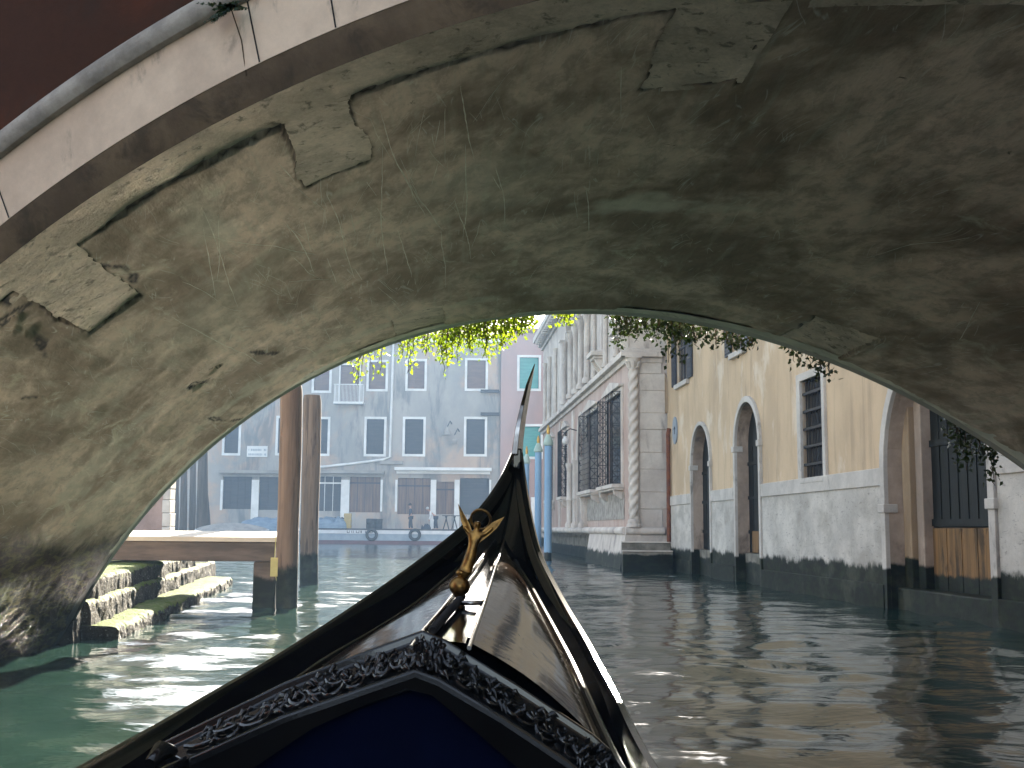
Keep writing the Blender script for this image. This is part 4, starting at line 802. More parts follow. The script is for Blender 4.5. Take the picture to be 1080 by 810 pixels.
for xa, xb, yt, yb, lb in ((551.5, 558.5, 489, 585, 'shortest blue mooring pole, nearest the gondola prow'), (563, 571.5, 477, 584, 'middle blue mooring pole with pale green and gold cap'), (573, 582.5, 470, 590, 'tallest blue mooring pole with gold cap, nearest the palazzo')):
    b = edge((xa+xb)/2, yb, 0); Yd = b.y; r = (xb-xa)/2/F_PX*Yd*.86; tp = at((xa+xb)/2+.5, yt, Yd)
    t = thing('blue_mooring_pole', lb, 'mooring pole', (b.x, b.y, 0), 'blue mooring poles with gilt caps')
    q = MB(); q.tube([(b.x, Yd, -.8), (tp.x, Yd, tp.z)], [r, r*.95], 14); q.obj('shaft', mt['bluepole'], t, smooth=50)
    q = MB(); q.lathe((tp.x, Yd, tp.z), [(r*.95, -.01), (r*1.3, .03), (r*1.3, .12), (r*.8, .3), (r*.5, .4)], 14); q.obj('cap', mt['palegreen'], t, smooth=50)
    q = MB(); q.lathe((tp.x, Yd, tp.z+.4), [(r*.35, -.02), (r*.5, .12), (r*.35, .24), (r*.12, .34)], 10); q.obj('finial', mt['gold'], t, smooth=50)
b = edge(593, 584, 0); o, *_ = pole('maroon_pole', 589.5, 596, 498, 580, 'short maroon pole standing against the palazzo front', 'painted poles', mt['maroon'])

# ------------------------------------------------------------------ far boats
def skiff(name, lab, cx, cy, L, Wd, z1, hullm, parts):
    t = thing(name, lab, 'boat', (cx, cy, 0)); rows = []
    for i in range(25):
        s = -1+2*i/24; w = Wd/2*(1-abs(s)**3.5)**.6+.03; zz = z1+.25*abs(s)**3*z1; x = cx+s*L/2
        rows.append([Vector((x, cy-w, zz)), Vector((x, cy-w*.95, zz*.4)), Vector((x, cy-w*.7, -.2)), Vector((x, cy+w*.7, -.2)), Vector((x, cy+w, zz))])
    q = MB(); q.loft(rows, closed=True, cap=True); q.obj('hull', hullm, t, smooth=40)
    q = MB(); rows2 = [[r[0]+Vector((0, -.03, -.02)), r[0]+Vector((0, -.035, -.16)), r[0]+Vector((0, .02, -.16)), r[0]+Vector((0, .02, .03))] for r in rows]
    q.loft(rows2, closed=True, cap=True); q.obj('gunwale', parts, t); return t
ba, bb = at(300, 557, 76.5).x, at(512, 557, 76.5).x
bg = thing('work_barge', 'long white and grey work barge with tyre fenders moored along the far quay', 'boat', ((ba+bb)/2, 77, 0))
def strip(z0, z1, out, mat, nm, y0=76.2, dx=0):
    q = MB(); rows = []
    for i in range(31):
        s = -1+2*i/30; x = (ba+bb)/2+s*((bb-ba)/2+dx); w = 1.15*(1-abs(s)**6)**.5+.02; rows.append([Vector((x, 77.2-w-out, z0)), Vector((x, 77.2+w+out, z0)), Vector((x, 77.2+w+out, z1)), Vector((x, 77.2-w-out, z1))])
    q.loft(rows, closed=True, cap=True); return q.obj(nm, mat, bg, smooth=30)
strip(-.3, .22, -.06, mt['hull_r'], 'boot_stripe'); strip(.221, .66, 0, mt['hull_b'], 'hull'); strip(.661, .90, .03, mt['hull_w'], 'white_strake'); strip(.901, 1.0, .05, mt['far_dark'], 'rub_rail')
def torus(mb_, c0, R, r, axis, n=20, m=8):
    axis = Vector(axis).normalized(); e = axis.orthogonal().normalized(); g = axis.cross(e); mb_.tube([Vector(c0)+(e*math.cos(a)+g*math.sin(a))*R for a in np.linspace(0, 2*math.pi, n+1)[:-1]], r, m, closed=True)
for x in (392, 437.5):
    q = MB(); p = at(x, 564, 75.9); torus(q, p, .32, .10, (0, 1, 0)); q.obj('tyre_fender', mt['tyre'], bg, smooth=60)
q = MB(); rr = random.Random(12); x = at(366, 557, 76).x      # faded name on the strake, illegible in the haze
for k, w in enumerate((.16, .12, .2, .05, .12, .18)): 
    q.box(WORLD, x+k*.30, x+k*.30+.04, 75.995, 76.0, .70, .87); q.box(WORLD, x+k*.30+w*.9, x+k*.30+w*.9+.035, 75.995, 76.0, .70, .87)
    if k in (0, 2, 5): q.box(WORLD, x+k*.30, x+k*.30+w*.9, 75.996, 76.001, .70, .74)
q.obj('faded_name', mt['far_dark'], bg)
for x, dy, lb in ((391, 0, 'dark drum on the barge deck above the first tyre'), (398.5, .5, 'dark drum beside its twin on the barge deck')):
    q = MB(); p = at(x, 556, 76.8+dy); q.lathe((p.x, p.y, 1.0), [(.3, 0), (.32, .05), (.32, .3), (.3, .33), (.32, .36), (.32, .62), (.3, .66)], 14); o = q.obj('drum', mt['tyre'], None, smooth=40); o['label'] = lb; o['category'] = 'drum'; o['group'] = 'dark drums on the barge'
q = MB(); p = at(366.5, 545, 77); q.box(WORLD, p.x-.2, p.x+.25, 76.8, 77.2, 1.0, 2.0)
for k in range(3): q.box(WORLD, p.x-.22, p.x+.27, 76.77, 77.22, 1.1+k*.35, 1.22+k*.35)
o = q.obj('crate', mt['yellow'], None, bevel=.01); o['label'] = 'yellow slatted crate among the cargo on the barge'; o['category'] = 'crate'
def heap(name, lab, cat, cx, cy, L, Wd, h, z0, mat, seed):
    q = MB(); N, K = 28, 14; rows = []
    for i in range(N+1):
        s = -1+2*i/N; row = []
        for j in range(K+1):
            a = math.pi*j/K; w = math.sqrt(max(0, 1-s**4)); hh_ = h*w*(.75+.5*noise.noise(Vector((s*3+seed, j*.25, seed))))
            row.append(Vector((cx+s*L/2, cy-Wd/2*w*math.cos(a), z0+max(0, hh_)*math.sin(a)**.7)))
        rows.append(row)
    q.loft(rows); o = q.obj(name, mat, None, smooth=80); o['label'] = lab; o['category'] = cat; return o
p = at(348, 556, 77); heap('cargo_bundle', 'low pale blue bundle of cargo on the barge behind the poles', 'bundle', p.x, 77, 2.4, 1.4, .95, .98, mt['tarp'], 3)
p = at(357, 556, 77.3); heap('cargo_bundle', 'dark sagging bundle of cargo beside the yellow crate', 'bundle', p.x, 77.5, 1.6, 1.2, .85, .98, mt['cloth_d'], 8)
p = at(245, 556, 45); sk = skiff('covered_skiff', 'small boat with pale grey cover moored behind the pier', p.x, 45, 2.9, 1.3, .75, mt['hull_w'], mt['hull_w'])
q = MB(); rows = []
for i in range(21):
    s = -1+2*i/20; w = .64*(1-abs(s)**3.5)**.6+.03; ridge = .98+.22*(1-s*s); zz = .76
    rows.append([Vector((p.x+s*1.4, 45-w, zz)), Vector((p.x+s*1.4, 45-w*.5, (zz+ridge)/2+.03)), Vector((p.x+s*1.4, 45, ridge)), Vector((p.x+s*1.4, 45+w*.5, (zz+ridge)/2+.03)), Vector((p.x+s*1.4, 45+w, zz))])
q.loft(rows); q.obj('cover', mt['tarp_g'], sk, smooth=40)
p = at(282, 556, 70); sk = skiff('tarped_boat', 'moored boat under a rumpled blue tarpaulin left of the brown poles', p.x, 70, 4.0, 1.8, .8, mt['hull_b'], mt['hull_w'])
q = MB(); rows = []
for i in range(31):
    s = -1+2*i/30; w = .92*(1-abs(s)**3.5)**.6+.03; row = []
    for j in range(11):
        a = math.pi*j/10; row.append(Vector((p.x+s*2, 70-w*math.cos(a), .8+(.75+.35*noise.noise(Vector((s*4, j*.4, 2))))*(1-abs(s)**4)*math.sin(a)+.0)))
    rows.append(row)
q.loft(rows); q.obj('tarpaulin', mt['tarp'], sk, smooth=80)
# trestles behind the barge, right of the bending person
for k, x in enumerate((470, 479, 488)):
    p = at(x, 549, 78.4); q = MB(); zt = 1.95
    for dx in (-.2, .2): q.tube([(p.x+dx, 78.9, .95), (p.x-dx*.3, 78.9, zt)], .03, 5); q.tube([(p.x+dx, 79.3, .95), (p.x-dx*.3, 79.3, zt)], .03, 5)
    q.box(WORLD, p.x-.28, p.x+.28, 78.85, 79.35, zt-.05, zt); o = q.obj('trestle', mt['iron'], None); o['label'] = 'folding trestle on the far quay, one of three beside the bending person'; o['category'] = 'trestle'; o['group'] = 'folding trestles on the quay'

# ------------------------------------------------------------------ people on the far quay
def skin_mesh(name, pts, edges, rad, mat, parent, root=0, lv=2):
    base = Vector((0, 0, 0)); qq = parent
    while qq is not None: base += qq.location; qq = qq.parent
    me = bpy.data.meshes.new(name); me.from_pydata([tuple(Vector(p)-base) for p in pts], edges, []); o = bpy.data.objects.new(name, me); COL.objects.link(o); o.parent = parent
    md = o.modifiers.new('k', 'SKIN'); md.use_smooth_shade = True
    for i, r in enumerate(rad): me.skin_vertices[0].data[i].radius = (r, r) if not hasattr(r, '__len__') else r
    me.skin_vertices[0].data[root].use_root = True
    md = o.modifiers.new('u', 'SUBSURF'); md.levels = lv; md.render_levels = lv; me.materials.append(mat); return o
def person(lab, base, bend, shirt, trousers, hairm):
    t = thing('person', lab, 'person', base); B = Vector(base); f = -1  # faces -x
    hip = B+Vector((0, 0, .92)); c_, s_ = math.cos(bend), math.sin(bend)
    up = lambda h, y=0, x=0: hip+Vector((f*(h*s_)+x, y, h*c_))
    sh = up(.50); nk = up(.58); hd = up(.74)+Vector((-.04, 0, -.02))
    pts = [hip, up(.25), up(.48), nk, hd, hd+Vector((-.01, 0, .07))]
    edges = [(0, 1), (1, 2), (2, 3), (3, 4), (4, 5)]; rad = [(.15, .12), (.14, .11), (.16, .12), .055, .095, .07]
    def add(p, a, r): pts.append(Vector(p)); edges.append((a, len(pts)-1)); rad.append(r); return len(pts)-1
    for sd_ in (-1, 1):
        a = add(up(.48, sd_*.17), 2, .06)
        if bend > .5: e = up(.40, sd_*.20)+Vector((-.05, 0, -.25)); w = e+Vector((-.10, 0, -.24))
        else: e = up(.22, sd_*.24); w = up(.0, sd_*.22)+Vector((-.10, 0, .02))
        b_ = add(e, a, .045); c2 = add(w, b_, .033); c3 = add(w+Vector((-.03, 0, -.09)), c2, .035)
        h1 = add(B+Vector((0, sd_*.10, .85)), 0, .09); kx = -.05 if sd_ > 0 else .08
        k = add(B+Vector((kx-.03, sd_*.12, .48)), h1, .062); an = add(B+Vector((kx*1.6, sd_*.12, .08)), k, .042); add(B+Vector((kx*1.6-.17, sd_*.13, .045)), an, .038)
    skin_mesh('body', pts, edges, rad, mt['skin'], t)
    P_ = pts
    skin_mesh('shirt', [P_[0]+Vector((0, 0, .02)), P_[1], P_[2], P_[6], P_[7], P_[8], P_[14], P_[15], P_[16]], [(0, 1), (1, 2), (2, 3), (3, 4), (4, 5), (2, 6), (6, 7), (7, 8)], [(.17, .14), (.165, .135), (.18, .14), .085, .065, .05, .085, .065, .05], shirt, t)
    sk_ = []
    skin_mesh('trousers', [P_[0], P_[10], P_[11], P_[12], P_[18], P_[19], P_[20]], [(0, 1), (1, 2), (2, 3), (0, 4), (4, 5), (5, 6)], [(.165, .14), .11, .085, .07, .11, .085, .07], trousers, t)
    q = MB(); q.lathe(P_[5]+Vector((.015, 0, -.06)), [(.09, .0), (.118, .05), (.11, .11), (.07, .16), (.02, .18)], 12); q.obj('hair', hairm, t, smooth=80)
p = at(433, 556, 79.2); person('person in dark clothes standing upright on the far quay behind the barge', (p.x, 79.2, .95), .05, mt['cloth_d'], mt['cloth_d'], mt['hair'])
p = at(459.5, 556, 79.2); person('person in pale shirt and dark trousers bending over on the far quay', (p.x, 79.2, .95), .85, mt['cloth_w'], mt['cloth_d'], mt['hair_g'])
p = at(449.5, 552, 79.2); o = heap('sack', 'dark sack at the feet of the bending person', 'sack', p.x, 79.1, .7, .5, .42, .95, mt['cloth_d'], 5)

# ------------------------------------------------------------------ gondola
gd = thing('gondola', 'black lacquered gondola with steel prow blade, worn glossy foredeck and carved board', 'gondola', (-.1, 3.4, 0))
def zrail(Y): return .60+(.80*((Y-2.05)/3.15)**2.2 if Y > 2.05 else -.0*(2.05-Y))
def zdeck(Y): return .585+(.395*((Y-2.3)/2.3)**1.3 if Y > 2.3 else 0)
def zridge(Y): return .80+.19*max(0, (Y-2.3)/2.3)
def solve(px, py, zf):
    lo, hi = .8, 7.
    f_ = lambda Yv: at(px, py, Yv).z-zf(Yv)
    best = min((abs(f_(Yv)), Yv) for Yv in np.linspace(1.2, 5.6, 881))[1]
    return at(px, py, best)
def curve(pts, zf, ext=None):
    P = sorted([solve(x, y, zf) for x, y in pts], key=lambda p: p.y); ys_ = np.array([p.y for p in P]); xs_ = np.array([p.x for p in P])
    def fn(Yv):
        if Yv < ys_[0]: return xs_[0]+(xs_[0]-xs_[2])/(ys_[0]-ys_[2])*(Yv-ys_[0])*.6
        if Yv > ys_[-1]: return xs_[-1]+(xs_[-1]-xs_[-2])/(ys_[-1]-ys_[-2])*(Yv-ys_[-1])
        return float(np.interp(Yv, ys_, xs_))
    def sm(Yv): return sum(fn(Yv+k*.06) for k in (-2, -1, 0, 1, 2))/5
    return sm
XL = curve([(541, 478), (528, 507), (500, 545), (470, 570), (430, 600), (380, 635), (330, 668), (280, 700), (230, 727), (180, 757), (130, 785), (85, 810)], zrail)
XR = curve([(549, 478), (553, 510), (560, 550), (569, 585), (590, 625), (620, 675), (650, 730), (690, 810)], zrail)
DLf = curve([(512, 578), (478, 607), (440, 640), (380, 678), (340, 700), (285, 742)], zdeck)
DRf = curve([(541, 592), (560, 622), (583, 665), (604, 705), (640, 788)], zdeck)
SLf = curve([(519, 578), (488, 620), (462, 655), (446, 672)], zridge)
SRf = curve([(527, 590), (512, 640), (503, 668), (495, 690)], zridge)
YB = 5.2; st_ = np.linspace(.6, YB, 70)
def keel(Y): return -.12 if Y < 3.9 else -.12+1.35*((Y-3.9)/1.3)**1.8
q = MB(); rows = []
for Yv in st_:
    l, r, z = XL(Yv), XR(Yv), zrail(Yv); cc = (l+r)/2; zk = min(keel(Yv), z-.05); wf = .55
    rows.append([Vector((l-.005, Yv, z-.02)), Vector((l+(cc-l)*.12, Yv, z*.5+zk*.5)), Vector((cc+(l-cc)*wf, Yv, zk)), Vector((cc+(r-cc)*wf, Yv, zk)), Vector((r+(cc-r)*.12, Yv, z*.5+zk*.5)), Vector((r+.005, Yv, z-.02))])
q.loft(rows); q.obj('hull', mt['black'], gd, smooth=50, fix=False)
tw_ = np.linspace(-6.2, .6, 30); q = MB(); rows = []   # afterbody behind the viewer
xl0, xr0 = XL(.6), XR(.6); c0_ = (xl0+xr0)/2
for Yv in tw_:
    t = (.6-Yv)/6.8; w = (xr0-xl0)/2*(1+.25*math.sin(math.pi*min(1, t*1.3)))*(1-t**3)+.01; cc = c0_+(.0895)*(Yv-.6); z = .58+1.0*t**4; zk = -.12+1.1*t**5
    rows.append([Vector((cc-w, Yv, z)), Vector((cc-w*.9, Yv, z*.5+zk*.5)), Vector((cc-w*.55, Yv, zk)), Vector((cc+w*.55, Yv, zk)), Vector((cc+w*.9, Yv, z*.5+zk*.5)), Vector((cc+w, Yv, z))])
q.loft(rows); q.obj('stern_hull', mt['black'], gd, smooth=50, fix=False)
for nm, f_, sg_ in (('left', XL, 1), ('right', XR, -1)):
    q = MB(); rows = []
    for Yv in st_:
        z = zrail(Yv); x = f_(Yv); gap = abs(XR(Yv)-XL(Yv)); w = min(.036, gap*.46); h = .03
        prof = [(0, -.05), (-.012, -.03), (-.012, -.006), (-.004, .004), (.010, .004), (.018, -.010), (w*.8, -.016), (w, -.022), (w, -.05)]
        rows.append([Vector((x+sg_*dx, Yv, z+dz)) for dx, dz in prof])
    q.loft(rows, closed=True, cap=True); q.obj('gunwale', mt['black'], gd, smooth=35)
    q = MB(); rows = []
    D_ = DLf if sg_ > 0 else DRf
    for Yv in np.linspace(1.0, 4.72, 60):
        z = zrail(Yv); x = f_(Yv)+sg_*min(.035, abs(XR(Yv)-XL(Yv))*.45); xd, zd = D_(Yv), zdeck(Yv)-.012; t1 = .45
        zz_ = max(zd+.012, zd*.7+z*.3-.02); rows.append([Vector((x, Yv, z-.045)), Vector((x*.97+xd*.03, Yv, (z-.045)*.5+zz_*.5)), Vector((x*.93+xd*.07, Yv, zz_)), Vector((x*.5+xd*.5, Yv, zd*.8+zz_*.2)), Vector((xd, Yv, zd))])
    q.loft(rows); q.obj('bulwark', mt['black_dull'], gd, smooth=40, fix=False)
    q = MB(); rows = []
    for Yv in np.linspace(2.2, 4.35, 50):
        xd, zd = D_(Yv), zdeck(Yv); rows.append([Vector((xd+sg_*a, Yv, zd+b_)) for a, b_ in ((-.014, -.004), (-.014, .008), (-.008, .013), (-.001, .013), (.004, .006), (.004, -.004))])
    q.loft(rows, closed=True, cap=True); q.obj('deck_edge_bead', mt['black'], gd, smooth=35)
# foredeck: two sloping leaves up to the central strip
for f1, f2, nm in ((DLf, SLf, 'l'), (DRf, SRf, 'r')):
    q = MB(); rows = []
    for Yv in np.linspace(2.43, 4.62, 60):
        a = Vector((f1(Yv), Yv, zdeck(Yv))); b_ = Vector((f2(Yv), Yv, zridge(Yv))); row = []
        for k in range(9):
            t = k/8; p = a.lerp(b_, t); p.z += .022*math.sin(math.pi*t)*min(1, (4.7-Yv)); row.append(p)
        rows.append(row)
    q.loft(rows); q.obj('foredeck_leaf', mt['deck'], gd, smooth=60, fix=False)
q = MB(); rows = []
for Yv in np.linspace(2.43, 4.62, 60):
    a, b_, z = SLf(Yv), SRf(Yv), zridge(Yv); w = b_-a; g_ = min(.012, abs(w)*.2)
    rows.append([Vector((a, Yv, z-.02)), Vector((a, Yv, z+.012)), Vector((a+g_, Yv, z+.014)), Vector((a+g_*1.3, Yv, z+.002)), Vector(((a+b_)/2, Yv, z+.006)), Vector((b_-g_*1.3, Yv, z+.002)), Vector((b_-g_, Yv, z+.014)), Vector((b_, Yv, z+.012)), Vector((b_, Yv, z-.02))])
q.loft(rows); q.obj('centre_strip', mt['black'], gd, smooth=35, fix=False)
for f_ in (SLf, SRf):
    q = MB(); q.tube([Vector((f_(Yv), Yv, zridge(Yv)+.016)) for Yv in np.linspace(2.3, 4.6, 40)], .0045, 8); q.obj('steel_bead', mt['steel'], gd, smooth=60)
# bow cap between the rails up to the stem
q = MB(); rows = []
for Yv in np.linspace(4.30, YB, 26):
    l, r, z = XL(Yv)+.004, XR(Yv)-.004, zrail(Yv)-.018; cc = (l+r)/2; t = (Yv-4.30)/(YB-4.30); dz = -.16*(1-t)**1.6
    rows.append([Vector((l, Yv, z)), Vector((l*.6+cc*.4, Yv, z+dz*.75)), Vector((cc-.004, Yv, z+dz)), Vector((cc, Yv, z+dz+.012)), Vector((cc+.004, Yv, z+dz)), Vector((r*.6+cc*.4, Yv, z+dz*.75)), Vector((r, Yv, z))])
q.loft(rows); q.obj('bow_cap', mt['black'], gd, smooth=50, fix=False)
q = MB(); l, r, z = XL(YB), XR(YB), zrail(YB); q.box(WORLD, l-.006, r+.006, YB-.10, YB+.05, z-.16, z+.01); q.obj('stem_block', mt['black'], gd, bevel=.008)
# steel blade (ferro): swept blade on top, comb of teeth forward
axg = Vector((math.sin(math.radians(5.1)), math.cos(math.radians(5.1)), 0)); sx = axg.cross(Vector((0, 0, 1)))
fo = Vector(((l+r)/2, YB-.02, z)); tipz = at(563, 382, YB).z-z; lean = at(563, 382, YB).x-fo.x
bl = [(-.14, -.02), (-.13, .10), (-.11, .20), (-.07, .30), (0, .36), (.06, tipz), (.065, tipz-.05), (.08, .27), (.10, .16), (.13, .06), (.17, -.02)]
q = MB(); N = len(bl)
def fp_(u, zz, dx): t = max(0, zz)/tipz; th_ = .013*(1-t*.75); return fo+axg*u+Vector((0, 0, zz))+Vector((lean*t**1.2, 0, 0))+sx*dx*th_/.006
q.loft([[fp_(*bl[k], -.006), fp_(*bl[N-1-k], -.006), fp_(*bl[N-1-k], .006), fp_(*bl[k], .006)] for k in range(5)]+[[fp_(bl[5][0]+e_, bl[5][1]-abs(e_), d_) for e_, d_ in ((-.002, -.003), (.002, -.003), (.002, .003), (-.002, .003))]], closed=True, cap=True)
fe = q.obj('prow_blade', mt['steel'], gd, bevel=.002)
q = MB()
for k in range(6): zz = -.14-.10*k; q.box(Fr((fo.x, fo.y), axg[:2], sx[:2]), .06-.02*k, .24-.02*k, -.005, .005, z+zz-.06, z+zz)
q.box(Fr((fo.x, fo.y), axg[:2], sx[:2]), .0, .09, -.006, .006, z-.72, z-.02); q.obj('comb', mt['steel'], fe)
# carved board across the end of the foredeck
YC = 2.36; pk = at(447, 676, YC)
def brd(xa, ya, xb, yb, xc, yc, Y_): return [at(xa, ya, Y_), at(xb, yb, Y_), at(xc, yc, Y_)]
Lk = [(168, 788), (300, 723), (380, 692), (446, 668), (470, 678), (545, 724), (625, 777), (662, 810)]
Lk2 = [(200, 802), (300, 757), (380, 729), (438, 709), (462, 718), (530, 758), (600, 805), (640, 836)]
q = MB(); rows = []
tp_ = [at(x, y, YC+.05) for x, y in Lk]; bt = [at(x, y, YC-.07) for x, y in Lk2]
for a, b_ in zip(tp_, bt):
    n_ = Vector((0, -.35, .93)); rows.append([a+Vector((0, .03, -.03)), a+Vector((0, .0, .008)), a+Vector((0, -.012, .006)), a.lerp(b_, .12)+Vector((0, 0, -.004)), a.lerp(b_, .85)+Vector((0, 0, -.004)), b_+Vector((0, 0.006, .008)), b_+Vector((0, -.006, .004)), b_+Vector((0, -.004, -.03)), b_+Vector((0, .05, -.05))])
q.loft(rows, closed=True, cap=True); cb = q.obj('carved_board', mt['black'], gd, smooth=30, bevel=.003)
q = MB(); rr = random.Random(9)
def onb(t, s):   # t along 0..1, s across
    k = t*(len(Lk)-1); i = min(int(k), len(Lk)-2); f_ = k-i; a = tp_[i].lerp(tp_[i+1], f_); b_ = bt[i].lerp(bt[i+1], f_); return a.lerp(b_, s)+Vector((0, -.002, .003))
for k in range(54):
    t = .04+.93*k/54; s0_ = .5+.16*math.sin(k*1.9); pts = []; sg_ = 1 if k % 2 else -1; R_ = .26+.05*rr.random()
    for j in range(14):
        a = j*.5; r_ = R_*(1-j/15); pts.append(onb(min(.99, max(.01, t+sg_*.018*r_/R_*math.cos(a)*1.4)), min(.9, max(.12, s0_+r_*math.sin(a)))))
    q.tube(pts, [.0055*(1-.5*j/14) for j in range(14)], 6)
for k in range(170):                         # acanthus leaves between the scrolls
    t = .03+.94*rr.random(); s_ = .2+.62*rr.random(); p_ = onb(t, s_); d_ = (onb(min(.995, t+.012), min(.9, s_+rr.uniform(-.2, .2)))-p_); q.tube([p_, p_+d_*.6+Vector((0, -.002, .005)), p_+d_*1.3], [.002, .007, .001], 6)
q.obj('carving', mt['black'], cb, smooth=60)
# dark frame under the board and navy panel
q = MB(); Lo = [(200, 806), (300, 760), (380, 732), (438, 712), (462, 721), (530, 761), (600, 808), (640, 838)]; Li = [(215, 845), (330, 768), (390, 741), (428, 727), (455, 733), (500, 770), (552, 815), (570, 850)]
rows = []
for (x0, y0), (x1, y1) in zip(Lo, Li):
    a, b_ = at(x0, y0, YC-.075), at(x1, y1, YC-.085); rows.append([a+Vector((0, .03, -.004)), a+Vector((0, 0, -.004)), b_, b_+Vector((0, .04, 0))])
q.loft(rows, closed=True, cap=True); q.obj('panel_frame', mt['black_dull'], gd, smooth=30)
q = MB(); po = [at(x, y, YC-.055) for x, y in Li]; po2 = [Vector((p.x, p.y, .18)) for p in (po[0], po[-1])]
fpoly = [(p.x, p.z) for p in po]+[(po[-1].x, .15), (po[0].x, .15)]; q.prism(Fr((0, YC-.055), (1, 0), (0, -1)), fpoly, 0, -.02); q.obj('navy_panel', mt['blue_panel'], gd)
q = MB()    # floor boards and thwart inside the hull
q.box(WORLD, XL(1.5)+.12, XR(1.5)-.12, -2.0, 2.2, .02, .05); q.obj('floorboards', mt['black'], gd)
q = MB(); a = at(182, 792, 2.28); a2 = at(158, 806, 2.2); q.tube([a, a.lerp(a2, .5)+Vector((0, 0, .012)), a2], [.012, .02, .012], 8); q.obj('board_end_scroll', mt['black'], gd, smooth=60)
# brass winged figure
YA = 2.95; P = lambda x, y, dy=0: at(x, y, YA+dy)
st = skin_mesh('brass_figure', [P(493, 596), P(489, 606), P(486, 612), P(497, 585), P(499, 575), P(501, 565), P(503, 557), P(504, 549), P(495, 562), P(489, 555), P(512, 563), P(520, 556), P(491, 602, .0)],
               [(0, 3), (3, 4), (4, 5), (5, 6), (6, 7), (0, 12), (12, 1), (1, 2), (5, 8), (8, 9), (5, 10), (10, 11)], [.017, .015, .010, .017, .012, .013, .006, .014, .006, .005, .006, .005, .016], mt['brass'], gd, root=0)
q = MB(); c1 = P(484, 620); q.lathe(P(481, 652), [(.018, 0), (.022, .006), (.014, .012), (.010, .022), (.016, .03), (.016, .04), (.007, .05), (.012, .056), (.024, .068), (.028, .082), (.022, .096), (.008, .106), (.014, .112), (.014, .118), (.008, .124)], 18, ax=(.10, 0, 1)); q.obj('turned_stem', mt['brass'], gd, smooth=50)
for poly, dy in (([(483, 531), (489, 541), (495, 552), (500, 566), (497, 570), (491, 561), (486, 549)], -.01), ([(532, 545), (524, 557), (514, 566), (506, 572), (503, 567), (509, 560), (519, 551)], -.005)):
    A_ = [P(x, y, dy+.0006*(575-y)) for x, y in poly]; n_ = len(A_); q = MB(); q.add([a for a in A_]+[a+Vector((0, .006, 0)) for a in A_], [tuple(range(n_)), tuple(range(2*n_-1, n_-1, -1))]+[(i, i+n_, (i+1) % n_+n_, (i+1) % n_) for i in range(n_)])
    cA = (A_[0]+A_[3])/2
    for k in range(1, 5): q.tube([A_[0].lerp(A_[3], .12*k)+Vector((0, -.001, 0)), A_[0].lerp(A_[3], .2*k+.1).lerp(A_[-2], .25)+Vector((0, -.003, 0)), A_[3].lerp(A_[-2], k/5)+Vector((0, -.001, 0))], .0018, 5)
    q.obj('wing', mt['brass'], st, smooth=40)
q = MB(); torus(q, P(507, 548, .02), .026, .0038, (.2, 1, .25), 26, 8); q.obj('wreath', mt['brass'], st, smooth=60)
q = MB(); a, b_ = P(462, 668, -.3), P(483, 640, -.05); ap = Vector((SLf(2.5)+.02, 2.5, zridge(2.45)+.02)); bp = Vector((SLf(3.0)+.03, 3.0, zridge(3.0)+.02))
for k in range(26):
    c_ = ap.lerp(bp, k/26); torus(q, c_, .007, .0035, (bp-ap), 10, 5)
q.tube([ap, bp], .005, 6); q.obj('ribbed_rod', mt['iron'], gd, smooth=60)
q = MB(); c_ = Vector(((SLf(2.95)+SRf(2.95))/2+.01, 2.95, zridge(2.95)+.012)); pts = [c_+Vector((.032*math.cos(a)*1.1, .06*math.sin(a), 0)) for a in np.linspace(math.pi*.95, 2.05*math.pi, 14)]
q.tube([pts[0]+Vector((0, .28, .01))]+pts+[pts[-1]+Vector((0, .28, .01))], .006, 8); q.obj('steel_bracket', mt['steel'], gd, smooth=60)

# ------------------------------------------------------------------ plants
def leaf(q, p, d, size, r):
    d = d.normalized(); s_ = d.cross(Vector((r.uniform(-1, 1), r.uniform(-1, 1), r.uniform(-.3, 1)))).normalized(); n_ = d.cross(s_)
    w = size*.33; q.add([p, p+d*size*.35+s_*w+n_*size*.06, p+d*size, p+d*size*.35-s_*w+n_*size*.06, p+d*size*.5], [(0, 1, 4), (1, 2, 4), (2, 3, 4), (3, 0, 4)])
def vine(lab, x0, x1, yfun, stems, leafm, seed, size=.036, dens=70, s_out=-.14):
    r = random.Random(seed); v0, v1 = vs_of(x0, yfun(x0)[0])[0], vs_of(x1, yfun(x1)[0])[0]; pc = V((v0+v1)/2, s_out, BR+.1)
    t = thing('hanging_vine', lab, 'vine', pc, 'vines hanging over the far edge of the arch'); ql, qs = MB(), MB()
    for k in range(stems):
        x = x0+(x1-x0)*(k+r.random())/stems; ye, dl = yfun(x); v, _ = vs_of(x, ye); so = s_out-r.uniform(0, .22)
        L = dl/F_PX*8.9*(.15+.95*r.random()**1.6)+.02; top = V(v, so, BR+.12); pts = [top]; n = 8; dv = Vector((r.uniform(-.25, .25), r.uniform(-.2, .1), 0))
        for j in range(1, n+1): tt = j/n; pts.append(top+Vector((dv.x*tt*L, dv.y*tt*L, -tt*(L+.12)))+Vector((r.gauss(0, .008), r.gauss(0, .008), 0)))
        qs.tube(pts, [.005*(1-.6*j/n) for j in range(n+1)], 5)
        for j in range(int(dens*(L+.16))):
            tt = r.random(); i = min(int(tt*n), n-1); p = pts[i].lerp(pts[i+1], tt*n-i)+Vector((r.gauss(0, .03), r.gauss(0, .05), r.gauss(0, .02)))
            leaf(ql, p, Vector((r.uniform(-1, 1), r.uniform(-1, 1), r.uniform(-1.2, .3))), size*r.uniform(.6, 1.25), r)
    ql.obj('foliage', leafm, t, fix=False); qs.obj('stem', mt['stem'], t)
ef = lambda x: 325+((x-615)/235)**2*66 if x < 615 else 327+((x-615)/285)**2*64 if x < 900 else 392+(x-900)*.53
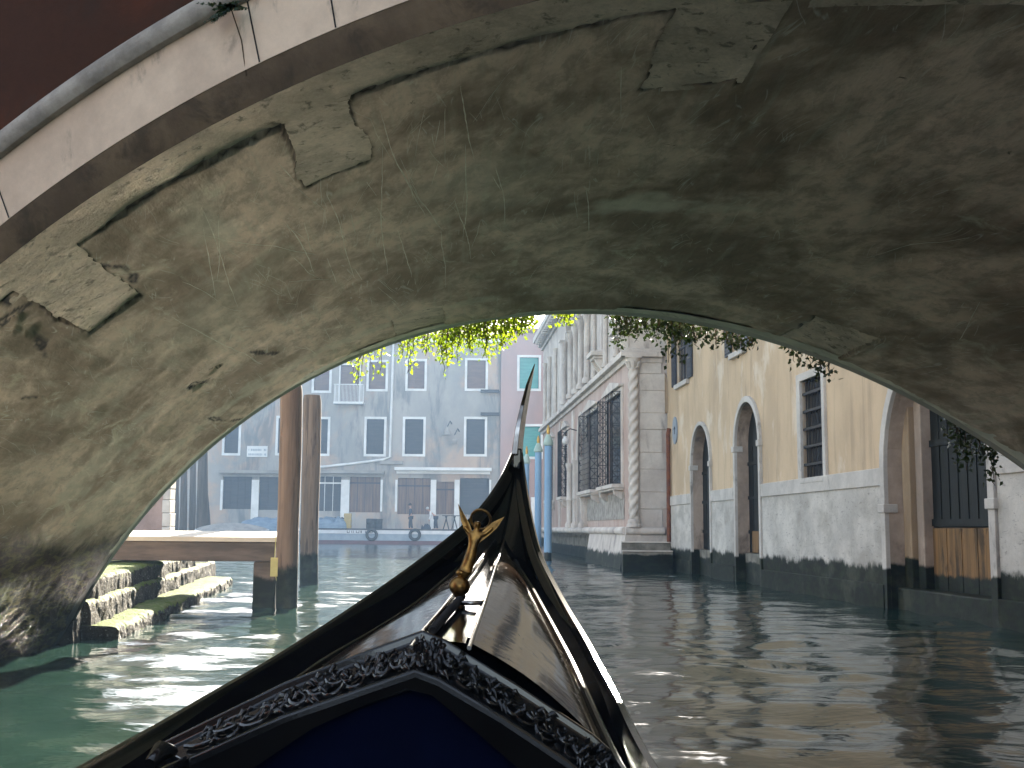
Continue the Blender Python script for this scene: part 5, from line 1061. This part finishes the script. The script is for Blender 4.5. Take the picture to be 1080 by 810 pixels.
vine('large bright yellow-green vine hanging from the sunlit part of the arch edge', 466, 566, lambda x: (ef(x), 34 if 470 < x < 520 else (24 if x < 545 else 14)), 85, mt['leaf'], 1, dens=110)
vine('sparse sunlit vine strands with white light between them, left of the big bright clump', 425, 464, lambda x: (ef(x), 38), 20, mt['leaf'], 2, dens=60)
vine('few thin sunlit vine strands at the left end of the arch edge', 380, 412, lambda x: (ef(x), 26), 8, mt['leaf'], 3, dens=60)
vine('tiny bright vine tuft near the top of the arch edge', 591, 607, lambda x: (ef(x), 9), 9, mt['leaf'], 4)
vine('shade-darkened vine tuft above the twisted corner column', 648, 698, lambda x: (ef(x), 26 if x < 680 else 10), 22, mt['leaf_dk_shade'], 5, dens=95, size=.042)
vine('shade-darkened vine clump hanging before the upper shuttered window', 700, 740, lambda x: (ef(x), 32 if x < 725 else 14), 22, mt['leaf_dk_shade'], 6, dens=95, size=.042)
vine('short shade-darkened vine fringe on the arch edge beyond the hanging clump', 742, 800, lambda x: (ef(x), 9), 18, mt['leaf_dk_shade'], 7, dens=95, size=.042)
vine('shade-darkened vine sprig above the barred window', 848, 888, lambda x: (ef(x)-3, 18 if x > 870 else 5), 9, mt['leaf_dk_shade'], 8, dens=95, size=.042)
vine('shade-darkened vine hanging low before the portal gate at the right end of the arch', 1005, 1066, lambda x: (ef(x)-6, 24), 14, mt['leaf_dk_shade'], 9, dens=95, size=.042)
# little fern rooted in the joint of the near marble edge
v, s = -1.42, BL+.10; c0 = V(v, s+.01, BR+.315); fn = thing('small_fern', 'small dark fern growing from the joint under the roll moulding', 'fern', c0); r = random.Random(3); q = MB()
for k in range(9):
    d_ = (e1*r.uniform(-1, 1)+ax*r.uniform(.1, .7)+Vector((0, 0, r.uniform(-1.1, .1)))).normalized(); L = r.uniform(.07, .12)
    for j in range(7):
        p = c0+d_*L*j/7; 
        for sg_ in (-1, 1): leaf(q, p, d_*.6+e1*sg_*.7, .036*(1-j/9), r)
q.obj('fronds', mt['leaf_dk_shade'], fn, fix=False)
q = MB(); q.tube([c0, V(v+.01, BL+.068, BR+.20), V(v+.0, BL+.06, BR+.07)], .0022, 5); q.obj('root', mt['stem'], fn)

# ------------------------------------------------------------------ haze
hz = bpy.data.materials.new('haze'); hz.use_nodes = True; nt = hz.node_tree; nt.nodes.remove(nt.nodes['Principled BSDF'])
pv = nt.nodes.new('ShaderNodeVolumePrincipled'); pv.inputs['Color'].default_value = (.40, .62, .95, 1); pv.inputs['Density'].default_value = .0016; pv.inputs['Anisotropy'].default_value = .0
nt.links.new(pv.outputs[0], nt.nodes['Material Output'].inputs['Volume'])
q = MB(); q.box(WORLD, -75, 75, -62, 150, -2.0, 19); struct(q.obj('haze', hz), 'stuff')
